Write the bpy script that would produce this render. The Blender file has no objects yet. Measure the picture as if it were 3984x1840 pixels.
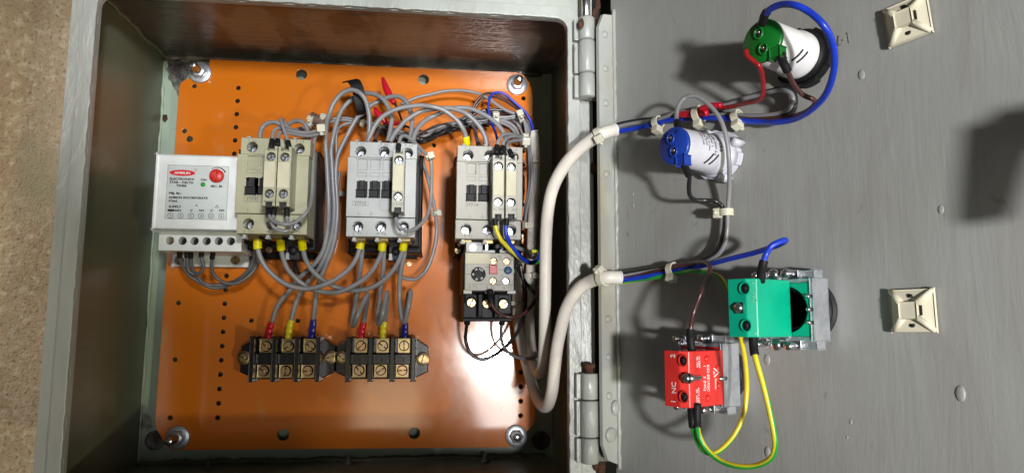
import bpy, bmesh, math, random
from mathutils import Vector, Matrix, noise
random.seed(7)
SC = bpy.context.scene
COL = SC.collection
# ------------------------------------------------------------------ camera
FOC = 2700.0
RM = Matrix(((0.9931643, -0.1166229, 0.0048691), (0.0184007, 0.1152352, -0.9931678), (0.1152650, 0.9864684, 0.1165934)))
CAM = Vector((0.0622226, -0.5871135, -0.0548417))
cd = bpy.data.cameras.new("camera"); cam = bpy.data.objects.new("camera", cd); COL.objects.link(cam)
cd.sensor_width = 36.0; cd.lens = FOC / 3984 * 36.0; cd.clip_start = 0.01; cd.clip_end = 50
r0, r1, r2 = RM
cam.matrix_world = Matrix(((r0[0], -r1[0], -r2[0], CAM[0]), (r0[1], -r1[1], -r2[1], CAM[1]), (r0[2], -r1[2], -r2[2], CAM[2]), (0, 0, 0, 1)))
SC.camera = cam
# ------------------------------------------------------------------ world + lamps
wd = bpy.data.worlds.new("World"); SC.world = wd; wd.use_nodes = True
bg = wd.node_tree.nodes["Background"]; bg.inputs[0].default_value = (1.0, 0.94, 0.88, 1); bg.inputs[1].default_value = 0.06
def lamp(name, kind, loc, aim, power, size, col, spot=None):
    l = bpy.data.lights.new(name, kind); o = bpy.data.objects.new(name, l); COL.objects.link(o)
    o.location = loc; o.rotation_euler = (Vector(aim) - Vector(loc)).to_track_quat('-Z', 'Y').to_euler()
    l.energy = power; l.color = col
    if kind == 'AREA': l.shape = 'DISK'; l.size = size
    if kind == 'SPOT': l.shadow_soft_size = size; l.spot_size = math.radians(spot[0]); l.spot_blend = spot[1]
    return o
lamp("work_lamp", 'SPOT', (0.235, -1.25, -0.145), (0.275, -0.26, 0.015), 46.0, 0.028, (1.0, 0.985, 0.96), (29, 0.85))
lamp("side_lamp", 'AREA', (1.17, -2.0, -0.62), (0, 0, 0), 9.0, 0.09, (1.0, 0.97, 0.62))
lamp("upper_fill_spot", 'SPOT', (0.19, -1.0, 0.145), (-0.025, 0, 0.172), 32.0, 0.05, (0.97, 0.985, 1.0), (25, 0.32))  # added spot for the upper plate, stands in for part of the work lamp
lamp("wall_fill_spot", 'SPOT', (-0.8, -0.7, 0.4), (-0.3, 0.03, 0.02), 24.0, 0.15, (1.0, 0.95, 0.86), (38, 1.0))  # added spot to brighten the masonry and left rim, kept off the door
def pane(name, loc, w, h, tilt, radiance, col=(1.0, 0.98, 0.95)):
    o = lamp(name, 'AREA', loc, (loc[0], 0, loc[2]), radiance * math.pi * w * h, 1, col)
    o.data.shape = 'RECTANGLE'; o.data.size = w; o.data.size_y = h
    o.rotation_euler = (o.rotation_euler.to_matrix() @ Matrix.Rotation(math.radians(tilt), 3, 'Z')).to_euler()
pane("bright_pane_right", (0.30, -1.6, -0.28), 0.20, 0.40, 18, 12.0)
pane("bright_pane_left", (-0.06, -1.6, -0.37), 0.20, 0.28, 0, 3.4, (1.0, 0.80, 0.52))
SC.view_settings.view_transform = 'Standard'; SC.view_settings.look = 'None'
SC.view_settings.exposure = 0.0; SC.view_settings.gamma = 1.0
SC.render.engine = 'CYCLES'
SC.cycles.use_denoising = True
SC.cycles.max_bounces = 6

# ------------------------------------------------------------------ frames and pixels
H = Vector((0.178, -0.13, 0.0))
FD = Matrix.Translation(H) @ Matrix.Rotation(math.radians(-60), 4, 'Z')
FDI = FD.inverted()
FP = Matrix.Identity(4)
DN = Vector((-math.sin(math.radians(60)), -math.cos(math.radians(60)), 0))
def ray(px, py): return RM.transposed() @ Vector(((px - 1992) / FOC, (py - 920) / FOC, 1))
def at(px, py, y):
    d = ray(px, py); t = (y - CAM[1]) / d[1]; return CAM + t * d
def drw(px, py, h):
    d = ray(px, py); q = H + h * DN; return CAM + d * ((q - CAM).dot(DN) / d.dot(DN))
def dr(px, py, h): return FDI @ drw(px, py, h)
def path(pts, fr=FP):
    """pixel way points (x, y, depth in mm) -> points of the frame; missing depths are interpolated"""
    k = [i for i, p in enumerate(pts) if len(p) > 2]; out = []
    for i, p in enumerate(pts):
        if len(p) > 2: d = p[2]
        else:
            a = max([j for j in k if j < i], default=k[0]); b = min([j for j in k if j > i], default=k[-1])
            d = pts[a][2] if a == b else pts[a][2] + (pts[b][2] - pts[a][2]) * (i - a) / (b - a)
        out.append(at(p[0], p[1], -d / 1000) if fr is FP else dr(p[0], p[1], d / 1000))
    return out

# ------------------------------------------------------------------ materials
MAT = {}
def mat(name, col, rough=0.5, metal=0.0, var=None, bump=None, spots=None, spec=0.5, coat=0.0, rvar=None):
    m = bpy.data.materials.new(name); m.use_nodes = True; nt = m.node_tree; N = nt.nodes; L = nt.links
    b = N["Principled BSDF"]; b.inputs["Base Color"].default_value = (*col, 1); b.inputs["Roughness"].default_value = rough
    b.inputs["Metallic"].default_value = metal; b.inputs["Specular IOR Level"].default_value = spec; b.inputs["Coat Weight"].default_value = coat
    tc = N.new("ShaderNodeTexCoord"); cur = None
    def nz(scale, st=(1, 1, 1), det=4, rgh=0.55):
        mp = N.new("ShaderNodeMapping"); mp.inputs["Scale"].default_value = st; L.new(tc.outputs["Object"], mp.inputs["Vector"])
        n = N.new("ShaderNodeTexNoise"); n.inputs["Scale"].default_value = scale; n.inputs["Detail"].default_value = det; n.inputs["Roughness"].default_value = rgh; n.inputs["Distortion"].default_value = 0.9 if name == "door_paint" else 0.0
        L.new(mp.outputs["Vector"], n.inputs["Vector"]); return n.outputs["Fac"]
    for (scale, lo, hi, c2, st) in (var or []) + (spots or []):
        rp = N.new("ShaderNodeMapRange"); rp.inputs[1].default_value = lo; rp.inputs[2].default_value = hi
        L.new(nz(scale, st), rp.inputs[0])
        mx = N.new("ShaderNodeMix"); mx.data_type = 'RGBA'
        L.new(rp.outputs[0], mx.inputs[0])
        if cur is None: mx.inputs[6].default_value = (*col, 1)
        else: L.new(cur, mx.inputs[6])
        mx.inputs[7].default_value = (*c2, 1); cur = mx.outputs[2]
    b.inputs["Coat Roughness"].default_value = 0.13; b.inputs["Coat IOR"].default_value = 1.68
    if cur is not None: L.new(cur, b.inputs["Base Color"])
    if rvar:
        rp = N.new("ShaderNodeMapRange"); rp.inputs[1].default_value = 0.35; rp.inputs[2].default_value = 0.65
        rp.inputs[3].default_value = rvar[1]; rp.inputs[4].default_value = rvar[2]
        L.new(nz(rvar[0], rvar[3] if len(rvar) > 3 else (1, 1, 1)), rp.inputs[0]); L.new(rp.outputs[0], b.inputs["Roughness"])
    if coat > 0.5:
        cp = N.new("ShaderNodeMapRange"); cp.inputs[1].default_value = 0.38; cp.inputs[2].default_value = 0.68; cp.inputs[3].default_value = 0.085; cp.inputs[4].default_value = 0.13
        L.new(nz(55, (1, 1, 0.6), 8, 0.7), cp.inputs[0]); L.new(cp.outputs[0], b.inputs["Coat Roughness"])
    prev = None
    for (scale, dist, strength, st) in (bump or []):
        bp = N.new("ShaderNodeBump"); bp.inputs["Distance"].default_value = dist; bp.inputs["Strength"].default_value = strength
        L.new(nz(scale, st), bp.inputs["Height"])
        if prev: L.new(prev, bp.inputs["Normal"])
        prev = bp.outputs["Normal"]
    if prev: L.new(prev, b.inputs["Normal"])
    MAT[name] = m; return m
I3 = (1, 1, 1)
mat("door_paint", (0.335, 0.343, 0.335), 0.42, var=[(9, 0.35, 0.7, (0.315, 0.32, 0.308), I3), (30, 0.5, 0.7, (0.30, 0.30, 0.285), (1, 1, 0.4))], spots=[(70, 0.69, 0.76, (0.24, 0.225, 0.20), (1, 1, .6))],
    bump=[(230, 0.0006, 0.26, (1, 1, 0.10)), (60, 0.0012, 0.28, (1, 1, 0.22)), (900, 0.0002, 0.25, I3)], rvar=(60, 0.34, 0.52, (1, 1, 0.3)))
mat("rim_paint", (0.395, 0.42, 0.395), 0.35, var=[(30, 0.4, 0.65, (0.33, 0.34, 0.325), (1, 1, 0.3))], spots=[(55, 0.70, 0.74, (0.10, 0.05, 0.03), (1, 1, 0.5))],
    bump=[(110, 0.0016, 0.8, (1, 1, 0.35)), (420, 0.0006, 0.5, (1, 1, 0.4))])
mat("lip_paint", (0.40, 0.42, 0.40), 0.45, var=[(18, 0.5, 0.62, (0.36, 0.33, 0.25), (1, 1, 0.3))], bump=[(180, 0.0009, 0.5, (1, 1, 0.3))])
mat("inner_paint_shaded", (0.135, 0.15, 0.10), 0.36, var=[(7, 0.42, 0.66, (0.12, 0.105, 0.06), (1, 1, 0.7)), (22, 0.55, 0.75, (0.12, 0.095, 0.06), (1, 1, 0.4))],
    bump=[(180, 0.0010, 0.4, (1, 0.12, 0.5)), (700, 0.0003, 0.3, I3)])  # olive paint darkened and browned, wall shade put into its colours
mat("top_paint_shaded", (0.095, 0.093, 0.085), 0.30, var=[(9, 0.45, 0.6, (0.10, 0.075, 0.055), (0.7, 1, 1)), (16, 0.5, 0.56, (0.20, 0.18, 0.15), (1.5, .7, 1))], bump=[(150, 0.0014, 0.6, (0.10, 1, 1)), (480, 0.0006, 0.5, (0.15, 1, 1)), (14, 0.006, 0.35, I3)])  # grey paint darkened, ceiling shade and blotchy reflections put into its colours
mat("back_paint", (0.36, 0.45, 0.36), 0.4, var=[(14, 0.5, 0.7, (0.28, 0.31, 0.25), I3)], spots=[(16, 0.68, 0.72, (0.06, 0.04, 0.03), I3)], bump=[(240, 0.0008, 0.5, I3)])
mat("orange_paint", (0.70, 0.18, 0.008), 0.45, coat=1.0, spec=0.15, var=[(6, 0.35, 0.7, (0.64, 0.165, 0.008), I3)], spots=[(130, 0.72, 0.76, (0.45, 0.22, 0.09), (1, 1, 2.0)), (38, 0.66, 0.74, (0.60, 0.25, 0.06), (1, 1, .5)), (420, 0.67, 0.72, (0.42, 0.21, 0.09), (1, 1, .25))],
    bump=[(1300, 0.00015, 0.3, I3), (420, 0.0002, 0.12, I3), (60, 0.0006, 0.05, I3)], rvar=(26, 0.28, 0.40))
mat("masonry", (0.48, 0.365, 0.24), 0.85, var=[(18, 0.42, 0.62, (0.40, 0.29, 0.18), I3), (130, 0.5, 0.66, (0.60, 0.49, 0.35), I3), (300, 0.54, 0.68, (0.24, 0.17, 0.10), I3), (220, 0.64, 0.74, (0.58, 0.49, 0.37), I3), (10, 0.55, 0.70, (0.36, 0.31, 0.20), I3)],
    bump=[(480, 0.0022, 0.9, I3), (90, 0.004, 0.5, I3)])
def plastic(name, col, rough=0.42, v=0.06, spec=0.5):
    c2 = tuple(max(0, c * (1 - v * 2.2)) for c in col)
    return mat(name, col, rough, var=[(70, 0.45, 0.72, c2, I3)], bump=[(1800, 0.00008, 0.3, I3)], spec=spec)
plastic("cream_plastic", (0.305, 0.295, 0.255)); plastic("cream_lit_yellow", (0.37, 0.36, 0.245)); plastic("grey_white_plastic", (0.37, 0.385, 0.385))  # second cream carries the yellow light on the left contactor in its colour
plastic("aux_plastic", (0.36, 0.355, 0.30)); plastic("label_cream", (0.52, 0.49, 0.36), 0.5)
plastic("timer_white", (0.73, 0.755, 0.755), 0.38); plastic("timer_label", (0.56, 0.60, 0.605), 0.3)
plastic("black_plastic", (0.012, 0.012, 0.014), 0.5, spec=0.2); plastic("charcoal_plastic", (0.030, 0.030, 0.034), 0.5, spec=0.2); plastic("dark_hole", (0.006, 0.006, 0.006), 0.8)
plastic("bakelite", (0.014, 0.014, 0.017), 0.22)
plastic("ivory", (0.71, 0.67, 0.53), 0.65, spec=0.25); plastic("tie_nylon", (0.66, 0.64, 0.52), 0.35)
plastic("green_plastic", (0.0, 0.42, 0.25), 0.38); plastic("red_plastic", (0.72, 0.035, 0.03), 0.3)
plastic("lamp_green", (0.006, 0.16, 0.02), 0.3); plastic("lamp_blue", (0.012, 0.05, 0.36), 0.32); plastic("lamp_white", (0.78, 0.78, 0.80), 0.35)
plastic("lamp_lilac", (0.60, 0.61, 0.70), 0.4)
plastic("pale_green", (0.12, 0.52, 0.36)); plastic("knob_red", (0.55, 0.018, 0.012), 0.4); plastic("led_green", (0.01, 0.30, 0.03), 0.2); plastic("button_red", (0.42, 0.018, 0.03), 0.35); plastic("button_blue", (0.03, 0.07, 0.20), 0.35)
def pvc(name, col, rough=0.33): return mat(name, col, rough, var=[(90, 0.4, 0.7, tuple(c * 0.86 for c in col), I3)], bump=[(900, 0.00012, 0.25, I3)])
pvc("grey_pvc", (0.25, 0.25, 0.265)); pvc("dark_grey_pvc", (0.13, 0.13, 0.14)); pvc("black_pvc", (0.02, 0.02, 0.022), 0.25); pvc("brown_pvc", (0.075, 0.03, 0.028), 0.28)
pvc("blue_pvc", (0.012, 0.045, 0.52)); pvc("red_pvc", (0.34, 0.010, 0.016)); pvc("yellow_pvc", (0.72, 0.62, 0.03)); pvc("green_pvc", (0.02, 0.33, 0.04))
pvc("sleeve_yellow", (0.72, 0.62, 0.0)); pvc("tape_red", (0.60, 0.012, 0.035), 0.25); pvc("tape_yellow", (0.74, 0.63, 0.02), 0.25); pvc("tape_blue", (0.012, 0.02, 0.22), 0.25)
mat("white_sheath", (0.80, 0.76, 0.69), 0.42, var=[(40, 0.45, 0.66, (0.68, 0.62, 0.57), (1, 1, 0.4)), (90, 0.66, 0.76, (0.50, 0.44, 0.35), (1, 1, .5))], bump=[(300, 0.0004, 0.3, I3)])
plastic("sheath_white", (0.75, 0.75, 0.75), 0.5)
mat("tape_brown", (0.15, 0.09, 0.07), 0.6, bump=[(400, 0.001, 0.8, I3)])
mat("zinc", (0.66, 0.69, 0.74), 0.36, 0.75, var=[(160, 0.4, 0.65, (0.50, 0.53, 0.60), I3)], bump=[(500, 0.0003, 0.3, I3)])
mat("screw_metal", (0.36, 0.37, 0.40), 0.33, 1.0); mat("steel", (0.70, 0.70, 0.70), 0.24, 1.0, bump=[(900, 0.0001, 0.3, I3)])
mat("passivated", (0.37, 0.30, 0.12), 0.34, 1.0, var=[(220, 0.4, 0.65, (0.33, 0.22, 0.17), I3)])
mat("copper_screw", (0.42, 0.27, 0.15), 0.36, 1.0)
mat("rust", (0.10, 0.035, 0.015), 0.85, var=[(300, 0.4, 0.6, (0.03, 0.015, 0.01), I3)], bump=[(700, 0.001, 0.8, I3)])
mat("soot", (0.055, 0.05, 0.048), 0.5, var=[(110, 0.42, 0.66, (0.20, 0.20, 0.17), I3)], bump=[(500, 0.0004, 0.5, I3)])
mat("ink_black", (0.012, 0.012, 0.014), 0.5); mat("ink_grey", (0.12, 0.12, 0.11), 0.6); mat("ink_white", (0.78, 0.76, 0.74), 0.5); mat("ink_red", (0.60, 0.012, 0.03), 0.4); mat("ink_dark", (0.10, 0.10, 0.10), 0.6); mat("marker_ink", (0.17, 0.17, 0.165), 0.6)
mat("cable_print", (0.36, 0.34, 0.31), 0.6)

# ------------------------------------------------------------------ mesh helpers
class MB:
    def __init__(s): s.v = []; s.f = []; s.mi = []; s.sm = []
    def add(s, vs, fs, mi=0, smooth=False):
        o = len(s.v); s.v += [Vector(v) for v in vs]; s.f += [tuple(i + o for i in f) for f in fs]; s.mi += [mi] * len(fs); s.sm += [smooth] * len(fs)
        return s
    def bm(s, b, mi=0, smooth=False):
        b.verts.index_update(); s.add([v.co.copy() for v in b.verts], [[v.index for v in f.verts] for f in b.faces], mi, smooth); b.free(); return s
    def box(s, x0, x1, y0, y1, z0, z1, bev=0.0006, mi=0, seg=2):
        b = bmesh.new(); bmesh.ops.create_cube(b, size=1)
        for v in b.verts: v.co = Vector((x0 + (v.co.x + .5) * (x1 - x0), y0 + (v.co.y + .5) * (y1 - y0), z0 + (v.co.z + .5) * (z1 - z0)))
        m = min(abs(x1 - x0), abs(y1 - y0), abs(z1 - z0)) * 0.4
        if bev: bmesh.ops.bevel(b, geom=b.edges[:], offset=min(bev, m), segments=seg, profile=0.5, affect='EDGES')
        bmesh.ops.recalc_face_normals(b, faces=b.faces[:]); return s.bm(b, mi)
    def prism(s, poly, y0, y1, bev=0.0, mi=0):
        """poly in (x, z), extruded from y0 (back) to y1 (front)"""
        b = bmesh.new(); a = [b.verts.new((x, y0, z)) for x, z in poly]; c = [b.verts.new((x, y1, z)) for x, z in poly]; n = len(poly)
        b.faces.new(a); b.faces.new(c[::-1])
        for i in range(n): b.faces.new((a[i], c[i], c[(i + 1) % n], a[(i + 1) % n]))
        bmesh.ops.recalc_face_normals(b, faces=b.faces[:])
        if bev: bmesh.ops.bevel(b, geom=b.edges[:], offset=bev, segments=2, profile=0.5, affect='EDGES')
        return s.bm(b, mi)
    def lathe(s, o, ax, prof, n=24, mi=0, sx=1.0):
        """prof: (distance along ax, radius)"""
        ax = Vector(ax).normalized(); q = ax.orthogonal().normalized()
        if abs(ax.y) > 0.9: q = Vector((1, 0, 0))
        w = ax.cross(q); vs = []; fs = []; o = Vector(o)
        for d, r in prof:
            for k in range(n):
                t = 2 * math.pi * k / n; vs.append(o + ax * d + (q * math.cos(t) * sx + w * math.sin(t)) * max(r, 1e-6))
        for i in range(len(prof) - 1):
            for k in range(n): fs.append((i * n + k, i * n + (k + 1) % n, (i + 1) * n + (k + 1) % n, (i + 1) * n + k))
        vs0 = len(vs)
        fs.append(tuple(range(n))[::-1]); fs.append(tuple((len(prof) - 1) * n + k for k in range(n)))
        return s.add(vs, fs, mi, True)
    def cyl(s, a, b, r, n=20, mi=0, r2=None):
        a = Vector(a); b = Vector(b); d = (b - a).length; c = min(r * 0.12, d * 0.2); r2 = r if r2 is None else r2
        return s.lathe(a, b - a, [(0, r - c), (c, r), (d - c, r2), (d, r2 - c)], n, mi)
    def ball(s, c, r, sc=(1, 1, 1), mi=0, n=12):
        b = bmesh.new(); bmesh.ops.create_uvsphere(b, u_segments=n, v_segments=max(6, n // 2), radius=1)
        for v in b.verts: v.co = Vector((c[0] + v.co.x * r * sc[0], c[1] + v.co.y * r * sc[1], c[2] + v.co.z * r * sc[2]))
        return s.bm(b, mi, True)
    def tube(s, pts, r, n=10, mi=0, stripe=None, twist=0.0, taper=None, sx=1.0):
        p = [Vector(q) for q in pts]; m = len(p); t = [(p[min(i + 1, m - 1)] - p[max(i - 1, 0)]).normalized() for i in range(m)]
        q = t[0].orthogonal().normalized(); vs = []; fs = []; mis = []
        for i in range(m):
            q = (q - t[i] * q.dot(t[i])); q = q.normalized() if q.length > 1e-6 else t[i].orthogonal().normalized()
            w = t[i].cross(q); rr = r * (taper(i / (m - 1)) if taper else 1)
            for k in range(n):
                a = 2 * math.pi * k / n + twist * i; vs.append(p[i] + (q * math.cos(a) * sx + w * math.sin(a)) * rr)
        for i in range(m - 1):
            for k in range(n):
                fs.append((i * n + k, i * n + (k + 1) % n, (i + 1) * n + (k + 1) % n, (i + 1) * n + k)); mis.append(stripe(k, n) if stripe else mi)
        fs.append(tuple(range(n))[::-1]); fs.append(tuple((m - 1) * n + k for k in range(n))); mis += [mi, mi]
        o = len(s.v); s.v += vs; s.f += [tuple(i + o for i in f) for f in fs]; s.mi += mis; s.sm += [True] * len(fs); return s
    def screw(s, c, r, h, ang=0.0, cross=False, mi=0):
        """slotted head whose face looks to -y, on c (centre of its underside)"""
        c = Vector(c); g = r * 0.13; d = h * 0.45
        s.lathe(c, (0, -1, 0), [(0, r), (h - d, r)], 18, mi)
        secs = [(0, 2)] if not cross else [(0, 1), (1, 1), (2, 1), (3, 1)]
        for k, w in secs if cross else [(0, 2), (2, 2)]:
            a0 = ang + k * math.pi / 2; a1 = a0 + w * math.pi / 2; poly = []
            if cross:
                poly.append((g, g))
                st = math.asin(min(1, g / r)); A = [st + (math.pi / 2 - 2 * st) * i / 5 for i in range(6)]
                poly += [(r * math.cos(a), r * math.sin(a)) for a in A]
            else:
                st = math.asin(g / r); A = [st + (math.pi - 2 * st) * i / 10 for i in range(11)]
                poly += [(r * math.cos(a), r * math.sin(a)) for a in A]
            ca, sa = math.cos(a0), math.sin(a0)
            pl = [(c.x + x * ca - z * sa, c.z + x * sa + z * ca) for x, z in poly]
            s.prism(pl, c.y - (h - d), c.y - h, 0, mi)
        return s
    def text(s, txt, size, o, xd=(1, 0, 0), yd=(0, 0, 1), thick=0.00006, align='LEFT', mi=0, bold=0.0, wide=1.0):
        cu = bpy.data.curves.new("t", 'FONT'); cu.body = txt; cu.size = size; cu.extrude = thick; cu.align_x = align; cu.offset = bold; cu.resolution_u = 2
        ob = bpy.data.objects.new("t", cu); me = bpy.data.meshes.new_from_object(ob)
        xd = Vector(xd).normalized(); yd = Vector(yd).normalized(); zd = xd.cross(yd); o = Vector(o)
        s.add([o + xd * v.co.x * wide + yd * v.co.y + zd * v.co.z for v in me.vertices], [tuple(f.vertices) for f in me.polygons], mi)
        bpy.data.objects.remove(ob); bpy.data.curves.remove(cu); bpy.data.meshes.remove(me); return s
    def holed(s, outer, holes, yf, thick, bev=0.0004, mi=0):
        """flat plate in the x-z plane with through holes; front face at y = yf"""
        cu = bpy.data.curves.new("h", 'CURVE'); cu.dimensions = '2D'; cu.fill_mode = 'BOTH'; cu.extrude = thick / 2 - bev; cu.bevel_depth = bev; cu.bevel_resolution = 1; cu.offset = -bev
        for poly in [outer] + holes:
            sp = cu.splines.new('POLY'); sp.points.add(len(poly) - 1); sp.use_cyclic_u = True
            for q, (x, z) in zip(sp.points, poly): q.co = (x, z, 0, 1)
        ob = bpy.data.objects.new("h", cu); me = bpy.data.meshes.new_from_object(ob)
        s.add([(v.co.x, yf + thick / 2 - v.co.z, v.co.y) for v in me.vertices], [tuple(f.vertices) for f in me.polygons], mi)
        bpy.data.objects.remove(ob); bpy.data.curves.remove(cu); bpy.data.meshes.remove(me); return s
def circ(cx, cz, r, n=20, a0=0.0): return [(cx + r * math.cos(a0 + 2 * math.pi * k / n), cz + r * math.sin(a0 + 2 * math.pi * k / n)) for k in range(n)]
def rect(x0, x1, z0, z1): return [(x0, z0), (x1, z0), (x1, z1), (x0, z1)]
def rrect(x0, x1, z0, z1, r, n=5):
    out = []
    for cx, cz, a in ((x1 - r, z1 - r, 0), (x0 + r, z1 - r, 90), (x0 + r, z0 + r, 180), (x1 - r, z0 + r, 270)):
        for k in range(n + 1):
            t = math.radians(a + 90 * k / n); out.append((cx + r * math.cos(t), cz + r * math.sin(t)))
    return out
def cr(pts, sub=6):
    p = [Vector(q) for q in pts]; p = [p[0] * 2 - p[1]] + p + [p[-1] * 2 - p[-2]]; out = []
    for i in range(1, len(p) - 2):
        a, b, c, d = p[i - 1:i + 3]
        for k in range(sub):
            t = k / sub; out.append(0.5 * ((2 * b) + (c - a) * t + (2 * a - 5 * b + 4 * c - d) * t * t + (3 * b - a - 3 * c + d) * t ** 3))
    out.append(p[-2].copy()); return out
def wobble(poly, amp, sc=60, step=0.004):
    out = []
    for i, (x, z) in enumerate(poly):
        x2, z2 = poly[(i + 1) % len(poly)]; n = max(1, int(math.hypot(x2 - x, z2 - z) / step))
        for k in range(n):
            X = x + (x2 - x) * k / n; Z = z + (z2 - z) * k / n
            out.append((X + amp * noise.noise((X * sc, Z * sc, 3)), Z + amp * noise.noise((X * sc, Z * sc, 9))))
    return out
# ------------------------------------------------------------------ object helpers
OFF = {}
def thing(name, label, cat, loc, fr=FP, group=None):
    o = bpy.data.objects.new(name, None); COL.objects.link(o); o.empty_display_size = 0.01
    loc = Vector(loc); o.matrix_world = fr @ Matrix.Translation(loc); OFF[o] = loc
    o["label"] = label; o["category"] = cat
    if group: o["group"] = group
    return o
def part(name, mb, m, parent, label=None, kind=None):
    loc = OFF[parent]; me = bpy.data.meshes.new(name); me.from_pydata([v - loc for v in mb.v], [], mb.f)
    for k in (m if isinstance(m, (list, tuple)) else [m]): me.materials.append(MAT[k])
    me.polygons.foreach_set("material_index", mb.mi); me.polygons.foreach_set("use_smooth", mb.sm); me.update()
    o = bpy.data.objects.new(name, me); COL.objects.link(o); o.parent = parent; OFF[o] = loc
    if label: o["label"] = label
    if kind: o["kind"] = kind
    return o
def single(name, mb, m, label, cat, loc, fr=FP, group=None, kind=None):
    loc = Vector(loc); me = bpy.data.meshes.new(name); me.from_pydata([v - loc for v in mb.v], [], mb.f)
    for k in (m if isinstance(m, (list, tuple)) else [m]): me.materials.append(MAT[k])
    me.polygons.foreach_set("material_index", mb.mi); me.polygons.foreach_set("use_smooth", mb.sm); me.update()
    o = bpy.data.objects.new(name, me); COL.objects.link(o); o.matrix_world = fr @ Matrix.Translation(loc); OFF[o] = loc
    if label: o["label"] = label
    if cat: o["category"] = cat
    if group: o["group"] = group
    if kind: o["kind"] = kind
    return o
def sub_path(P, L, end=False):
    Q = P[::-1] if end else P; out = [Q[0]]; d = 0
    for a, b in zip(Q, Q[1:]):
        s = (b - a).length
        if d + s >= L: out.append(a + (b - a) * ((L - d) / max(s, 1e-9))); break
        out.append(b); d += s
    return out
def wire(label, pts, r, m, boots=(), fr=FP, group=None, raw=False, name="wire", cat="wire", n=10, sub=6):
    P = cr(pts if raw else path(pts, fr), sub); mb = MB()
    if m == "yg": mb.tube(P, r, 12, stripe=lambda k, n: 0 if k < 6 else 1, twist=0.05); ms = ["green_pvc", "yellow_pvc"]
    else: mb.tube(P, r, n); ms = m
    o = single(name, mb, ms, label, cat, P[0], fr, group)
    for (e, L, rr, bm_) in boots:
        q = sub_path(P, L, e == 'e'); q = [q[0] - (q[1] - q[0]).normalized() * 0.0015] + q
        b = MB(); b.tube(q, rr, 12); part("wire_sleeve", b, bm_, o)
    return o
def tie(label, c, head, ax, R, fr=FP, size=0.0042, group="nylon cable ties"):
    """c: centre of the bundle, head: centre of the lock, ax: direction of the bundle"""
    t = thing("cable_tie", label, "cable tie", c, fr, group); ax = Vector(ax).normalized(); c = Vector(c); head = Vector(head)
    q = head - c; q = (q - ax * q.dot(ax)).normalized(); w = ax.cross(q); mb = MB(); vs = []; n = 22; hw = size * 0.42
    for k in range(n):
        a = 2 * math.pi * k / n; d = q * math.cos(a) + w * math.sin(a)
        for (rr, hh) in ((R, -hw), (R + 0.0009, -hw), (R + 0.0009, hw), (R, hw)): vs.append(c + d * rr + ax * hh)
    fs = [(4 * k + j, 4 * k + (j + 1) % 4, 4 * ((k + 1) % n) + (j + 1) % 4, 4 * ((k + 1) % n) + j) for k in range(n) for j in range(4)]
    mb.add(vs, fs, 0, False); part("strap", mb, "tie_nylon", t)
    hb = MB(); b = bmesh.new(); bmesh.ops.create_cube(b, size=1)
    hc = c + q * (R + size * 0.42)
    bmesh.ops.bevel(b, geom=b.edges[:], offset=0.14, segments=2, profile=0.5, affect='EDGES')
    for v in b.verts: v.co = hc + w * v.co.x * size * 1.15 + ax * v.co.y * size * 1.2 + q * v.co.z * size * 0.9
    bmesh.ops.recalc_face_normals(b, faces=b.faces[:]); hb.bm(b)
    part("head", hb, "tie_nylon", t)
    tb = MB(); s0 = hc + w * size * 0.5; tb.tube([s0, s0 + w * size * 0.5], size * 0.3, 6); part("cut_tail", tb, "tie_nylon", t)
    return t

# ================================================================== SETTING
wb = MB()
wb.box(-0.9, 0.9, 0.034, 0.06, -0.8, 0.8, 0)
single("wall", wb, "masonry", None, None, (0, 0.034, 0), kind="structure")

# ================================================================== ENCLOSURE
X0, X1, Z0, Z1, YB, YF = -0.1690, 0.1690, -0.1730, 0.1670, 0.020, -0.1300
OX0, OX1, OZ0, OZ1 = -0.1545, 0.1535, -0.1645, 0.1525
enc = thing("enclosure", "grey painted steel control box on the wall, its door swung wide open", "enclosure", (0, YB, Z0))
part("back_panel", MB().box(X0 - 0.002, X1 + 0.002, YB, YB + 0.002, Z0 - 0.002, Z1 + 0.002, 0), "back_paint", enc)
part("side_panel", MB().box(X0 - 0.002, X0, YF + 0.005, YB - 0.0002, Z0, Z1, 0), "inner_paint_shaded", enc, "inner side wall beside the timer, olive tint darkened as shade")
part("side_panel", MB().box(X1, X1 + 0.002, YF + 0.005, YB - 0.0002, Z0, Z1, 0), "inner_paint_shaded", enc)
part("top_panel", MB().box(X0 - 0.002, X1 + 0.002, YF + 0.005, YB - 0.0002, Z1, Z1 + 0.002, 0), "top_paint_shaded", enc, "brush streaked glossy ceiling of the box")
part("bottom_panel", MB().box(X0 - 0.002, X1 + 0.002, YF + 0.005, YB - 0.0002, Z0 - 0.002, Z0, 0), "inner_paint_shaded", enc)
def jitter_frame(y0, y1, ox0, ox1, oz0, oz1, grow, r, amp):
    inner = wobble(rrect(ox0, ox1, oz0, oz1, r), amp, 130, 0.0025)
    outer = wobble(rrect(ox0 - grow, ox1 + grow, oz0 - grow, oz1 + grow, r + 0.002), amp * 0.6, 90, 0.004)
    return MB().holed(outer, [inner], y1, y0 - y1, 0.0007)
part("front_rim", MB().holed(rect(X0 - 0.003, X1 + 0.003, Z0 - 0.003, Z1 + 0.003), [rrect(OX0, OX1, OZ0, OZ1, 0.008)], YF + 0.002, 0.003, 0.0004), "rim_paint", enc)
part("rim_lip", jitter_frame(YF + 0.002, YF - 0.0025, OX0, OX1, OZ0, OZ1, 0.0085, 0.009, 0.0007), "rim_paint", enc, "raised gasket lip thick with brushed paint")
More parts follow.
